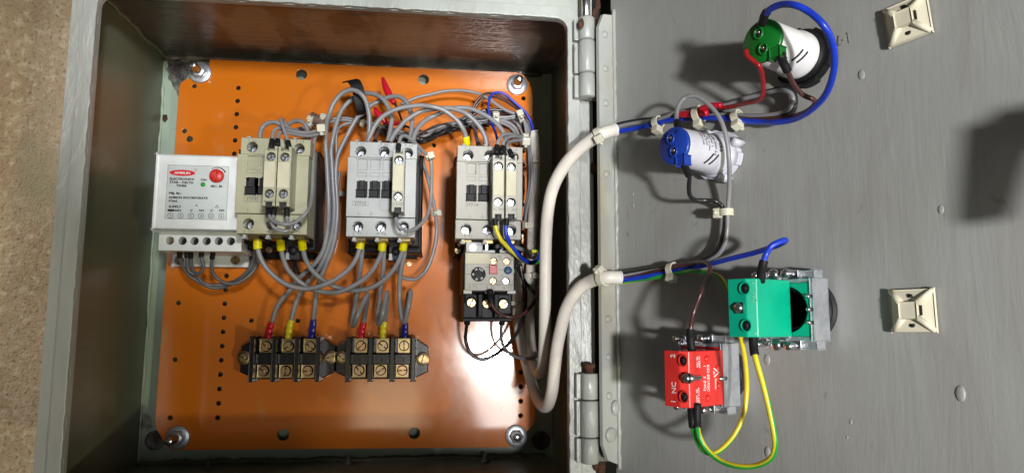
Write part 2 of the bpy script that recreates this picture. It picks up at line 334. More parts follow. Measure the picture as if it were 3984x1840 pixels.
# inner return of the lip
ret = MB().holed(rrect(OX0 - 0.0012, OX1 + 0.0012, OZ0 - 0.0012, OZ1 + 0.0012, 0.009), [rrect(OX0, OX1, OZ0, OZ1, 0.008)], YF + 0.0005, 0.003, 0.0002)
part("lip_return", ret, "rim_paint", enc)
# weld beads and dirt along the back corners
def bead(pts, r, name, m):
    P = cr([(p[0] + random.uniform(-1, 1) * r * 0.3, p[1], p[2] + random.uniform(-1, 1) * r * 0.3) for p in pts], 4)
    part(name, MB().tube(P, r, 8, taper=lambda t: 0.75 + 0.5 * noise.noise((t * 40, r * 900, 0))), m, enc)
bead([(x, YB - 0.001, Z0 + 0.001) for x in [X0 + i * 0.011 for i in range(31)]], 0.0035, "weld_bead", "inner_paint_shaded")
bead([(x, YB - 0.001, Z1 - 0.001) for x in [X0 + i * 0.011 for i in range(31)]], 0.0040, "weld_bead", "top_paint_shaded")
bead([(X0 + 0.0005, YB - 0.0005, z) for z in [Z0 + i * 0.012 for i in range(29)]], 0.0018, "weld_bead", "back_paint")
bead([(X0 + 0.0008, y, Z1 - 0.0008) for y in [YB - i * 0.01 for i in range(15)]], 0.0022, "weld_bead", "inner_paint_shaded")
# burnt corner behind the upper left bolt
sb = MB(); poly = wobble([(lambda p: (p.x, p.z))(at(*q, YB)) for q in ((648, 240), (752, 238), (778, 262), (735, 292), (716, 330), (703, 402), (690, 360), (672, 330), (655, 300))], .0016, 260, .0015)
sb.prism(poly, YB - .0001, YB - .0004)
for k in range(34):
    a = random.random(); px = 665 + 60 * a + random.gauss(0, 8); py = 258 + 52 * random.random() + random.gauss(0, 5)
    sb.ball(at(px, py, YB - 0.0004), random.uniform(0.0006, 0.0016), (1, 0.35, 1), 0, 8)
part("burn_mark", sb, "soot", enc, "sooty weld spatter behind the upper left bolt")
p = at(641, 462, YB); part("paint_chip", MB().prism([(p.x - .0022, p.z + .003), (p.x + .0016, p.z + .0034), (p.x + .0026, p.z - .0005), (p.x + .0004, p.z - .0036), (p.x - .002, p.z - .001)], YB - 0.0001, YB - 0.0006), "rust", enc)
for px in (600, 2105):
    p = at(px if px > 1000 else 603, 1712, YB); part("plugged_hole", MB().lathe(p, (0, -1, 0), [(0, 0.008), (0.0012, 0.0075), (0.0005, 0.006), (0.0002, 0.0)], 20), "soot", enc)
for px in (810, 1358, 1888):                       # gland bolts in the floor
    q = at(px, 1792, 0.005); c = Vector((q.x, 0.004, Z0))
    part("gland_bolt", MB().lathe(c, (0, 0, 1), [(0, .0036), (.0015, .0036), (.0016, .0018)] + [(.0018 + .0005 * i, .0018 if i % 2 else .0022) for i in range(10)], 10), "soot", enc)
# ---- hinges on the right flange
def hinge(ys, pin):
    c0 = at(2276, ys[0][0], -0.1385); c1 = at(2281, ys[-1][1], -0.1385)
    hx = 0.1655; hy = -0.1385
    z = lambda py: at(2278, py, hy).z
    h = None
    for i, (a, b) in enumerate(ys):
        r = 0.0057 + (0.0004 if i == 1 else 0)
        mb = MB().lathe((hx, hy, z(b) + 0.0002), (0, 0, 1), [(0, r - .0006), (.0006, r), (z(a) - z(b) - .001, r), (z(a) - z(b) - .0004, r - .0006)], 24)
        mb.box(hx - 0.0085, hx - 0.001, hy + 0.0005, hy + 0.008, z(b) + 0.0004, z(a) - 0.0006, 0.0005)
        if h is None: h = part("hinge", mb, "rim_paint", enc)
        else: part("knuckle", mb, "rim_paint", h)
    lf = MB().box(hx + 0.001, hx + 0.0145, hy + 0.0045, hy + 0.0065, z(ys[-1][1]), z(ys[0][0]), 0.0004)
    part("hinge_leaf", lf, "soot", h)
    if pin:
        zt = z(ys[0][0]); part("hinge_pin", MB().lathe((hx, hy, zt - .001), (0, 0, 1), [(0, .0026), (.004, .0026), (.0042, .0040), (.0065, .0042), (.007, .0035)], 12), "rust", h)
    return h
hg = hinge([(72, 160), (164, 288), (290, 382)], False)
p = at(2262, 92, -0.1449); part("rust_spot", MB().ball(p, 0.0024, (.8, .18, 1.6)), "rust", hg)
hinge([(1450, 1553), (1556, 1698), (1701, 1802)], True)
q0, q1 = at(2262, 0, -0.138), at(2265, 66, -0.138)
part("hinge_stub", MB().cyl((0.1652, -0.1385, q1.z), (0.1652, -0.1385, q1.z + 0.02), 0.0030, 14), "steel", enc)
for (px, py, r) in ((2316, 60, .004), (2322, 100, .003), (2326, 20, .0035), (2308, 655, .0035), (2330, 650, .003), (2335, 830, .003), (2318, 1800, .004), (2340, 1815, .005), (2302, 380, .002)):
    p = at(px, py, -0.129); part("rust_flake", MB().ball(p, r, (.6, .3, 1.3)), "rust", enc)
part("hinge_gap_shade", MB().box(X1 + .0045, X1 + .024, -0.112, -0.109, Z0 - .01, Z1 + .02, .0005), "black_plastic", enc, "dark strip added as shade in the hinge gap")  # added dark strip, stands in for the shade behind the hinge gap
# ---- door
def door_part(name, mb, m, label=None):
    me = bpy.data.meshes.new(name); me.from_pydata(mb.v, [], mb.f); me.materials.append(MAT[m])
    me.polygons.foreach_set("use_smooth", mb.sm); me.update()
    o = bpy.data.objects.new(name, me); COL.objects.link(o); o.parent = enc; o.matrix_local = Matrix.Translation(-OFF[enc]) @ FD; OFF[o] = Vector((0, 0, 0))
    if label: o["label"] = label
    return o
SR = dr(2399, 920, 0).x
door = door_part("door", MB().box(SR - 0.003, 0.372, 0.0, 0.002, -0.19, 0.19, 0.0003), "door_paint", "open door with its grey brush painted inside facing the viewer")
def lip_poly():
    zt = dr(2380, 55, 0.006).z; zb = dr(2385, 1812, 0.006).z
    return [(0, zb), (0, zt + 0.002), (0.010, zt), (0.0145, zt - 0.010), (0.0145, zb + 0.014), (0.010, zb + 0.004)]
lm = MB(); pl = lip_poly(); vs = [(SR - 0.0026, -h, z) for h, z in pl] + [(SR, -h, z) for h, z in pl]; n = len(pl)
lm.add(vs, [tuple(range(n))[::-1], tuple(range(n, 2 * n))] + [(i, (i + 1) % n, n + (i + 1) % n, n + i) for i in range(n)])
part("door_lip", lm, "lip_paint", door, "folded edge lip of the door with rivets")
P = cr([(SR + 0.0006 + 0.0004 * noise.noise((z * 90, 0, 0)), -0.0006, z) for z in [-0.15 + i * 0.006 for i in range(52)]], 3)
part("paint_bead", MB().tube(P, 0.0016, 8, taper=lambda t: 0.85 + 0.5 * noise.noise((t * 60, 2, 0))), "rim_paint", door)
for (px, py) in ((2349, 140), (2350, 272), (2352, 405), (2354, 680), (2365, 1240), (2364, 1388), (2366, 1538)):
    z = dr(px, py, 0.008).z; part("rivet", MB().lathe((SR - 0.0002, -0.0085, z), (1, 0, 0), [(0, .0026), (.0009, .0022), (.0013, .0008)], 12), "lip_paint", door)
z = dr(2372, 1690, 0.008).z; rv = part("rivet", MB().lathe((SR, -0.0075, z), (1, 0, 0), [(0, .0048), (.0009, .0046), (.0015, .0038)], 16).box(SR + .0014, SR + .0019, -0.0082, -0.0068, z - .004, z + .004, .0002), "rim_paint", door, "slotted screw head painted over")
z = dr(2380, 1585, 0.005).z; part("sealant_blob", MB().ball((SR + .001, -0.004, z), 0.005, (.35, .7, 1.0)), "rim_paint", door)
for (px, py) in ((2330, 330), (2345, 660), (2352, 640)):
    pass
for (px, py, r) in ((3352, 292, .0022), (3661, 815, .0017), (3737, 1530, .0028), (2985, 1398, .0024), (2986, 1757, .0023), (2640, 1100, .0009), (3310, 1640, .001), (2462, 755, .0012), (2463, 800, .0013), (3296, 1700, .0008)):
    p = dr(px, py, 0); part("paint_drip", MB().ball((p.x, 0, p.z), r, (.75, .28, 1.25)), "door_paint", door)
def stroke(mb, pix, w):
    mb.tube([dr(x, y, 0.00005) for x, y in pix], w, 5)
hw = MB()
for s in ([(3263, 140), (3259, 181), (3281, 169)], [(3276, 158), (3283, 156)], [(3294, 133), (3299, 127), (3304, 168)]): stroke(hw, s, 0.00042)
part("handwriting", hw, "marker_ink", door, "faint marker writing L-1")
# made-up latch beyond the right edge, shaped to cast a shadow on the door
lt = thing("door_shadow_caster", "made-up black latch, added out of view to cast a shadow on the door", "latch", (0.325, 0, 0.006), FD)
part("caster_body", MB().lathe((0.325, 0, 0.006), (0, -1, 0), [(0, .017), (.010, .017), (.011, .0105), (.050, .0105), (.051, .009)], 24), "black_plastic", lt)
part("caster_arm", MB().prism([(0.305, .009), (.336, .012), (.336, .002), (.321, -.004), (.313, -.027), (.300, -.028)], -0.0515, -0.0560, 0.0006), "zinc", lt)
part("caster_bolt", MB().lathe((0.325, -0.0561, 0.006), (0, -1, 0), [(0, .006), (.004, .006), (.0045, .005)], 6), "zinc", lt)

# ================================================================== MOUNTING PLATE
g = lambda px, py, y=0.0: (lambda p: (p.x, p.z))(at(px, py, y))
outl = [g(*q) for q in ((816, 232), (812, 262), (765, 296), (722, 310), (704, 322), (696, 345), (603, 1636), (606, 1664), (650, 1738), (668, 1748), (706, 1750), (1968, 1739), (1996, 1734), (2076, 1650), (2083, 1620), (2072, 402), (2070, 352), (2060, 322), (2036, 292), (2010, 282))]
holes = []
def small(px, py, r=0.0019): x, z = g(px, py); holes.append(circ(x, z, r, 14))
for q in ((756, 336), (717.6, 510), (694, 1178), (680.5, 1398), (662, 1624), (977.5, 1246.5), (1158, 1247), (1688, 566)): small(*q)
x, z = g(737.7, 541); holes.append(circ(x, z, 0.0026, 16))
xa, za = g(927, 343); xb, zb = g(846, 1624); nn = 24
for k in range(nn + 1): holes.append(circ(xa + (xb - xa) * k / nn, za + (zb - za) * k / nn, 0.0019, 14))
xa, za = g(2037, 383.5); xb, zb = g(2025.6, 1616); nn = 23
for k in range(nn + 1): holes.append(circ(xa + (xb - xa) * k / nn, za + (zb - za) * k / nn, 0.0019, 14))
for q in ((1172.6, 291), (1648, 310), (1101, 1691), (1612, 1685)): x, z = g(*q); holes.append(circ(x, z, 0.0046, 22))
plate = single("mounting_plate", MB().holed(outl, holes, 0.0, 0.002, 0.0003), "orange_paint", "orange painted metal plate with rows of holes inside the box", "mounting plate", (0, 0, -0.16))

def bolt(label, px, py, L=0.020, tilt=(0, 0)):
    c = at(px, py, 0); t = thing("mounting_bolt", label, "bolt", (c.x, 0, c.z), FP, "corner bolts of the orange plate")
    part("washer", MB().lathe(c, (0, -1, 0), [(0.0001, .0092), (.0011, .0092), (.0016, .0086), (.0016, .0050)], 30), "zinc", t)
    part("nut", MB().lathe(c + Vector((0, -.0017, 0)), (0, -1, 0), [(0, .0058), (.004, .0058), (.0046, .0050)], 6), "zinc", t)
    ax = Vector((tilt[0], -1, tilt[1])).normalized()
    prof = [(-0.018, .0030)] + [(i * .0005, .0030 if i % 2 else .0026) for i in range(int(L / .0005))] + [(L, .0022)]
    part("threaded_stud", MB().lathe(c, ax, prof, 14), "steel", t)
bolt("zinc stud and washer at the burnt upper left plate corner", 779, 284)
bolt("zinc stud and washer at the upper right plate corner below the hinge", 2011, 332, 0.019)
bolt("tarnished stud and washer at the shaded lower left plate corner", 693, 1700, 0.021)
bolt("short stud and washer at the brightly lit lower right plate corner", 2008, 1694, 0.010)
for (px, py, r, lab) in ((1593, 1026, .0019, "small screw tip poking through the plate below the middle contactor"), (1958, 1590, .0011, "tiny rivet in the bright lower right of the plate")):
    c = at(px, py, 0); single("plate_screw", MB().screw(c, r, .001, .4), "passivated", lab, "screw", c)

# ================================================================== TERMINAL SCREW WELL
def well(parent, c, r, rs, depth, ang, m="zinc", cross=False, ms="dark_hole"):
    """dark well floor at c (front plane of the floor) with a screw in it"""
    w = part("terminal", MB().lathe(Vector(c) + Vector((0, .0003, 0)), (0, -1, 0), [(0, r), (.0006, r)], 20), ms, parent)
    part("screw", MB().screw(Vector(c) + Vector((0, -.0003, 0)), rs, depth, ang, cross), m, w)
    return w

# ================================================================== CONTACTORS
YC = -0.085
def contactor(label, top, step, joint, bot, tops, bots, latches, letters, m, base, boxes=(), angs=None):
    A = lambda q, y=YC: at(q[0], q[1], y)
    xl = (A(step[0]).x + A(joint[0]).x) / 2; xr = (A(step[1]).x + A(joint[1]).x) / 2
    tl = (A(top[0]).x); tr = A(top[1]).x; zt = (A(top[0]).z + A(top[1]).z) / 2; zs = (A(step[0]).z + A(step[1]).z) / 2
    zj = (A(joint[0]).z + A(joint[1]).z) / 2; zb = (A(bot[0]).z + A(bot[1]).z) / 2; bl = A(bot[0]).x; br = A(bot[1]).x
    t = thing("contactor", label, "contactor", ((xl + xr) / 2, 0, zb), FP, "contactors on the plate")
    b0, b1, bz = base
    part("base", MB().box(b0, b1, 0, -0.036, zb - 0.007, zt + 0.002, 0.001).box(b0 + .004, b1 - .004, 0, -0.010, bz, zt + .006, 0.0008).box(b0 + .002, b1 - .002, -0.0362, -0.050, zb - 0.003, zt - .001, .0006), "black_plastic", t)
    part("housing", MB().box(tl + .0012, tr - .0012, -0.0502, -0.0670, zb + .001, zt - 0.0012, 0.0008), m, t)
    H0 = lambda q: A(q)
    th = [(H0(q).x, H0(q).z) for q in tops]; bh = [(H0(q).x, H0(q).z) for q in bots]; R = 0.0038
    part("upper_cover", MB().holed(rect(tl, tr, zs + .0002, zt), [circ(x, z, R, 24) for x, z in th], YC, 0.0175, 0.0004), m, t)
    part("lower_cover", MB().holed(rect(bl, br, zb, zj - .0003), [circ(x, z, R, 24) for x, z in bh], YC + .0008, 0.0167, 0.0004), m, t)
    fh = []; rh = []; lt_ = []
    for (x0, x1, y0, y1) in latches:
        p = A((x0, y0)); q = A((x1, y1)); lt_.append((p.x, q.x, q.z, p.z)); fh.append(rect(p.x, q.x, q.z, p.z))
        rh.append(rect(p.x + .0004, q.x - .0006, p.z + .0085, min(p.z + .017, zs - .0012)))
    part("front_cover", MB().holed(rect(xl, xr, zj, zs), fh + rh, YC - .0009, 0.0105, 0.0004), m, t)
    part("front_inset", MB().box(xl + .001, xr - .001, YC + .0006, YC + .011, zj + .001, zs - .001, 0), m, t)
    wn = MB()
    for (x0, x1, z0, z1) in lt_:
        wn.holed(rect(x0, x1 - .0006, z1 + .0035, z1 + .0065), [rect(x0 + .0002, x1 - .0008, z1 + .0037, z1 + .0063)], YC - .00105, .0002, 0.00002)
    for (x0, x1, y0, y1) in boxes:
        p = A((x0, y0)); q = A((x1, y1)); wn.holed(rect(p.x, q.x, q.z, p.z), [rect(p.x + .00016, q.x - .00016, q.z + .00016, p.z - .00016)], YC - .00105, .0002, 0.00002)
    part("moulded_outline", wn, "ink_grey", t)
    for (x0, x1, z0, z1) in lt_:
        zm = z0 + (z1 - z0) * .44
        l = part("latch", MB().box(x0 + .0002, x1 - .0002, YC + .0005, YC - .0002, z0 + .0002, z1 - .0002, .0002).box(x0, x1 - .0012, YC - .0003, YC - .0028, z0 - .0002, zm, .0005), "black_plastic", t)
        part("latch_tab", MB().box(x0 + .0021, x1 - .0021, YC - .0003, YC - .0020, zm + .0002, z1 + .0003, .0004).box(x0 + .0032, x1 - .0032, YC - .0021, YC - .0026, zm + .002, z1 - .0018, .0002), "charcoal_plastic", l)
    angs = angs or [0.5, 0.9, 0.2, 1.4, 1.1, 0.6]
    for i, (x, z) in enumerate(th + bh): well(t, (x, -0.0685, z), R * .985, .0030, .0045, angs[i % 6], "screw_metal")
    for i in range(3):
        for top_ in (1, 0):
            x = tl + (tr - tl) * (i + .30) / 3; z = (zt if top_ else zb)
            part("retaining_peg", MB().box(x - .0008, x + .0008, -0.079, -0.083, z - .0006, z + (.0011 if top_ else -.0022), .0002).box(x - .0014, x + .0014, -0.0785, -0.0835, z + (.0007 if top_ else -.0024), z + (.0014 if top_ else -.0031), .0002), "grey_white_plastic", t)
        x = bl + (br - bl) * (i + .52) / 3
        part("terminal_clamp", MB().box(x - .0048, x + .0048, -0.056, -0.072, zb - .0022, zb + .004, .0006), "passivated", t)
    for (s, px, py, size) in letters:
        p = A((px, py)); yy = YC - .0010 if zj < p.z < zs else (YC - .00012 if p.z > zs else YC + .00068)
        part("lettering", MB().text(s, size, (p.x, yy, p.z), align='CENTER'), "ink_grey", t)
    return t, (tl, tr, zt, zb)
TS = 0.0030
contactor("cream contactor beside the timer, yellow light in its colour, two auxiliary blocks",
    ((939, 536), (1209, 543.5)), ((926, 600), (1201, 608)), ((914, 829), (1196, 835)), ((918, 908.5), (1192, 912)),
    ((981, 572), (1070, 575), (1163.5, 579)), ((965, 870), (1056, 873), (1149, 874.5)),
    ((959, 1003, 694, 758), (1010, 1054, 694, 758)),
    (("1  L1", 982, 552, TS), ("5  L3", 1167, 557, TS), ("3TF35", 983, 782, .0034), ("1-", 967, 824, TS), ("2-", 1018, 826, TS), ("2  T1", 963, 906, TS), ("4  T2", 1056, 907, TS), ("6  T3", 1149, 908, TS), ("2-", 1013, 611, TS)),
    "cream_lit_yellow", (at(930, 800, -.036).x, at(1240, 800, -.03).x, at(1000, 1006, -.01).z), boxes=((951, 1015, 765, 787),))
contactor("bluish white contactor in the middle carrying a single auxiliary block",
    ((1362, 549), (1624, 560)), ((1353, 611), (1620, 621)), ((1347, 841), (1617, 849)), ((1345, 918), (1614, 924)),
    ((1404, 589), (1495, 590), (1586, 595)), ((1391, 881), (1481, 881), (1569, 882)),
    ((1389, 1428, 706, 769), (1439, 1478, 707, 770), (1487, 1526, 707, 771)),
    (("1  L1", 1402, 563, TS), ("3  L2", 1495, 566, TS), ("5  L3", 1591, 570, TS), ("3TF35", 1402, 799, .0034), ("SIE", 1520, 706, .0034), ("1-", 1397, 836, TS), ("2-", 1446, 837, TS), ("2  T1", 1389, 912, TS), ("4  T2", 1483, 914, TS), ("6  T3", 1570, 916, TS), ("1-", 1391, 623, TS), ("2-", 1438, 624, TS), ("5", 1484, 626, TS)),
    "grey_white_plastic", (at(1362, 800, -.036).x, at(1641, 900, -.03).x, at(1450, 1003, -.01).z), boxes=((1372, 1433, 783, 802), (1478, 1530, 779, 821)))
contactor("cream contactor on the right with an overload relay hanging below it",
    ((1780, 565), (2033.5, 574)), ((1778, 628), (2033, 637)), ((1773, 851), (2031, 859)), ((1771, 927.5), (2027, 932.5)),
    ((1822, 603.5), (1905, 605), (1998, 612)), ((1814, 891), (1899, 893), (1989, 895)),
    ((1815, 1853, 722, 783), (1862, 1901, 723, 784)),
    (("1  L1", 1824, 582, TS), ("3", 1899, 584, TS), ("5  L3", 1997, 588, TS), ("3TF34", 1836, 804, .0036), ("1-", 1829, 846, TS), ("2-", 1878, 848, TS), ("2  T1", 1822, 925, TS), ("4  T2", 1906, 926, TS), ("6  T3", 1994, 927, TS), ("1-", 1813, 643, TS), ("2-", 1862, 643, TS)),
    "cream_plastic", (at(1772, 800, -.036).x, at(2026, 900, -.03).x, at(1850, 1012, -.01).z))
# coil terminals under the first two contactors
for (px, py, lab) in ((1140, 982, "black coil terminal with a shiny screw under the yellowish contactor"), (1540, 985, "black coil terminal with a shiny screw under the bluish white contactor")):
    c = at(px, py, -.052); t = thing("coil_terminal", lab, "terminal", c, FP, "coil terminals below the contactors")
    part("terminal_body", MB().box(c.x - .0052, c.x + .0052, -0.036, -0.052, c.z - .0055, c.z + .009, .0008), "charcoal_plastic", t)
    part("screw", MB().lathe((c.x, -.0521, c.z + .0015), (0, -1, 0), [(0, .0034), (.001, .0034), (.002, .0024), (.0024, .0008)], 16), "black_plastic", t)
    part("terminal_tag", MB().prism([(c.x - .0052, c.z - .0054), (c.x - .0022, c.z - .0054), (c.x - .003, c.z - .0005), (c.x - .0048, c.z - .0005)], -.0521, -.0528), "grey_white_plastic", t)
for (px, py, lab) in ((1049, 972, "dull slotted foot screw on the dark base under the yellowish contactor"), (1781, 975, "brassy foot screw at the lower left corner of the right contactor")):
    c = at(px, py, -.0365); single("foot_screw", MB().screw(c, .0024, .002, 1.2), "passivated", lab, "screw", c)

# ================================================================== AUXILIARY BLOCKS
YA = -0.106
def aux(label, tl, tr, bl, br, panel, s1, s2, txt1, txt2, ang, m="aux_plastic"):
    A = lambda q: at(q[0], q[1], YA)
    x0 = (A(tl).x + A(bl).x) / 2; x1 = (A(tr).x + A(br).x) / 2; zt = (A(tl).z + A(tr).z) / 2; zb = (A(bl).z + A(br).z) / 2
    t = thing("auxiliary_contact_block", label, "contact block", ((x0 + x1) / 2, YC - .0012, zb), FP, "auxiliary blocks clipped on the contactors")
    c1, c2 = A(s1), A(s2); w = x1 - x0; xm = (x0 + x1) / 2; nw = w * .27; nh = .0030
    o = [(x0, zb), (xm - nw, zb), (xm - nw, zb + nh), (xm + nw, zb + nh), (xm + nw, zb), (x1, zb), (x1, zt), (xm + nw, zt), (xm + nw, zt - nh), (xm - nw, zt - nh), (xm - nw, zt), (x0, zt)]
    part("body", MB().holed(o, [circ(xm, c1.z, .0031, 22), circ(xm, c2.z, .0031, 22)], YA, .0075, .0004).box(x0 + .0001, x1 - .0001, YC - .0012, YA + .0076, zb + .0004, zt - .0004, .0003), m, t)
    pz0 = A((tl[0], panel[1])).z; pz1 = A((tl[0], panel[0])).z
    part("label_panel", MB().box(x0 + .0004, x1 - .0006, YA + .0004, YA - .0005, pz0, pz1, .0002), "label_cream", t)
    for k, c in enumerate((c1, c2)): well(t, (xm, YA + .0071, c.z), .003, .0024, .0032, ang + k * .6, "screw_metal", True)
    part("lettering", MB().text(txt1, .0026, (xm, YA - .00006, c1.z + .0042), align='CENTER'), "ink_grey", t)
    part("lettering", MB().text(txt2, .0026, (xm, YA - .00006, c2.z - .0062), align='CENTER'), "ink_grey", t)
    nb = MB().box(xm - nw * .9, xm + nw * .9, YA + .003, YA + .0066, zb - .0006, zb + nh + .0001, .0003)
    part("lower_clamp", nb, "charcoal_plastic", t)
    return t
aux("left auxiliary block on the yellowish contactor, greenish label panel", (1031, 570), (1081, 566), (1019, 800), (1068, 802), (629, 730), (1053, 609), (1044, 753), "-3 | NO", "-4 | NO", .3, "cream_lit_yellow")
aux("auxiliary block on the yellowish contactor with the more orange label panel", (1084, 570), (1136, 571), (1072, 800), (1125, 806), (631, 733), (1107, 611), (1099.5, 754), "-1 | NC", "-2 | NC", .9, "cream_lit_yellow")
aux("single auxiliary block on the bluish white middle contactor", (1531, 576), (1580, 582), (1521, 820), (1566, 828), (641, 744), (1553, 623), (1546, 764), "-1 | NC", "-2 | NC", .2)
aux("auxiliary block on the right contactor with a yellow-green wire below", (1917, 603), (1964, 605), (1915, 848), (1961, 851), (664, 760), (1940, 646), (1937.5, 785), "-3 | NO", "-4 | NO", .1)
aux("auxiliary block on the right contactor with a blue wire below", (1969, 604), (2014, 606), (1966, 848), (2010, 850), (666, 763), (1990.5, 649), (1988, 787), "-1 | NC", "-2 | NC", .7)

# ================================================================== TIMER
def timer():
    y1, y2, y3 = -0.072, -0.056, -0.010
    A = lambda px, py, y=y1: at(px, py, y)
    a, b = A(612, 603), A(927, 607); x0 = (A(612, 603).x + A(593, 890).x) / 2; x1 = A(936, 750).x; zt = A(700, 604).z; zb = A(700, 892).z
    t = thing("timer", "white star delta timer with a red knob at the left of the contactors", "timer", ((x0 + x1) / 2, 0, zb))
    part("housing", MB().box(x0, x1, y2 + .002, y1, zb, zt, .0016, seg=3), "timer_white", t)
    u0 = (at(617, 906, y2).x + at(614, 974, y2).x) / 2; u1 = (at(942, 909, y2).x + at(938, 980, y2).x) / 2; v1 = at(700, 906, y2).z; v0 = at(700, 976, y2).z
    hl = [at(px, py, y2) for px, py in ((660, 936), (709, 937), (756, 937.5), (803, 938), (850, 938), (897, 938.5))]
    part("terminal_cover", MB().holed(rect(u0, u1, v0, v1 + .004), [circ(p.x, p.z, .0029, 22) for p in hl], y2, .009, .0006), "timer_white", t)
    part("terminal_body", MB().box(u0 + .0005, u1 - .0005, -.006, y2 + .0091, v0 + .0008, zt - .002, .0008), "timer_white", t)
    for i, p in enumerate(hl): well(t, (p.x, y2 + .0088, p.z), .0029, .0021, .003, .4 + i * .7, "passivated" if i == 0 else "dark_hole")
    w0 = at(671, 1000, -.006).x; w1 = at(970, 1000, -.006).x; f0 = at(800, 1038, -.006).z
    part("foot", MB().box(w0, w1, -.0005, -.006, f0, v0 + .010, .0012), "timer_white", t)
    for q in ((700, 1013), (918, 1013)):
        c = at(*q, -.006); part("foot_screw", MB().screw((c.x, -.006, c.z), .0034, .0022, 1.6), "passivated", t)
    P = [A(654, 643), A(893, 646), A(881, 857), A(640, 851)]
    l0 = (P[0].x + P[3].x) / 2; l1 = (P[1].x + P[2].x) / 2; m1 = (P[0].z + P[1].z) / 2; m0 = (P[2].z + P[3].z) / 2
    yl = y1 - .0003
    lab = part("front_label", MB().box(l0, l1, y1 - .00005, yl, m0, m1, .0001), "timer_label", t)
    part("label_border", MB().holed(rect(l0 + .0001, l1 - .0001, m0 + .0001, m1 - .0001), [rect(l0 + .00028, l1 - .00028, m0 + .00028, m1 - .00028)], yl - .00006, .00008, .00001), "ink_grey", lab)
    def L(s, px, py, size, m="ink_black", al='LEFT', bold=0.00009, wide=1.0):
        p = A(px, py, yl); part("lettering", MB().text(s, size, (p.x, yl - .00004, p.z), align=al, bold=bold, wide=wide), m, lab)
    c = A(709.5, 673, yl); ov = [(c.x + math.cos(a) * .0089, c.z + math.sin(a) * .00225) for a in [2 * math.pi * k / 40 for k in range(40)]]
    part("logo_oval", MB().prism(ov, yl, yl - .00006), "ink_red", lab)
    p = A(709.5, 677.5, yl); part("lettering", MB().text("AMBILIN", .0024, (p.x, yl - .00011, p.z), align='CENTER', bold=.00005, wide=1.2), "ink_white", lab)
    p = A(761.5, 661, yl); part("trade_mark", MB().holed(circ(p.x, p.z, .0011, 20), [circ(p.x, p.z, .00093, 20)], yl - .00006, .00008, .00001).text("R", .0014, (p.x, yl - .00005, p.z - .0005), align='CENTER'), "ink_red", lab)
    L("ELECTRONICS", 707, 701, .0022, al='CENTER', wide=1.18); L("STAR - DELTA", 706, 714, .0022, al='CENTER', wide=1.18); L("TIMER", 706, 727, .0022, al='CENTER', wide=1.18)
    L("ON", 792, 704, .0022, al='CENTER', wide=1.15); L("SEC. 30", 842, 729, .0022, al='CENTER', wide=1.15)
    L("Mfg. By.:", 657, 755, .0022, wide=1.15); L("AMBILIN INCORPORATE", 656, 771.5, .0021, wide=1.16); L("A'bad.", 655, 785, .0022, wide=1.15)
    L("SUPPLY", 656, 808, .0022, wide=1.18); L("240/440V", 654, 822, .0020, wide=1.15)
    q = A(665, 818.5, yl); part("overprint", MB().box(q.x - .0022, q.x + .0022, yl - .00012, yl - .00016, q.z - .0008, q.z + .0008, 0), "ink_black", lab)
    for s, px in (("C", 744), ("NO", 784), ("C", 823), ("NO", 863)): L(s, px, 822.5, .0020, al='CENTER', wide=1.15)
    for i, px in enumerate((663, 702, 742.5, 782, 821.5, 861)):
        p = A(px, 839 + i * .35, yl); part("terminal_number", MB().holed(circ(p.x, p.z, .0020, 24), [circ(p.x, p.z, .0017, 24)], yl - .00006, .00008, .00001).text(str(i + 1), .0021, (p.x, yl - .00005, p.z - .00075), align='CENTER', bold=.00006), "ink_black", lab)
    p = A(764, 799, yl); yb = MB()
    for a in (90, 215, 325):
        yb.box(-.00018, .00018, yl - .00002, yl - .00006, 0, .0011, 0)
        ca, sa = math.cos(math.radians(a - 90)), math.sin(math.radians(a - 90))
        for v in yb.v[-8:]: v.x, v.z = p.x + v.x * ca - v.z * sa, p.z + v.x * sa + v.z * ca
    part("star_symbol", yb, "ink_black", lab)
    p = A(844, 803, yl); part("delta_symbol", MB().holed([(p.x - .0013, p.z - .0009), (p.x + .0013, p.z - .0009), (p.x, p.z + .0013)], [[(p.x - .0008, p.z - .0006), (p.x + .0008, p.z - .0006), (p.x, p.z + .0007)]], yl - .00006, .00008, .00001), "ink_black", lab)
    k = A(845, 686, yl); part("knob", MB().lathe((k.x, yl, k.z), (0, -1, 0), [(0, .0049), (.0025, .0048), (.0031, .0043), (.0033, 0)], 32).box(k.x - .0006, k.x + .0006, yl - .0032, yl - .0037, k.z - .003, k.z + .003, .0002), "knob_red", t)
    arc = []; 
    for i in range(15):
        a = math.radians(128 - 100 * i / 14); arc.append((a, .0003 + .00065 * i / 14))
    poly = [(k.x + math.cos(a) * (.0067), k.z + math.sin(a) * (.0067)) for a, w in arc] + [(k.x + math.cos(a) * (.0067 - w), k.z + math.sin(a) * (.0067 - w)) for a, w in arc[::-1]]
    part("dial_arc", MB().prism(poly, yl, yl - .00006), "ink_black", lab)
    k = A(790, 718, yl); part("indicator_light", MB().ball((k.x, yl, k.z), .0017, (1, .7, 1), n=16), "led_green", t)
timer()

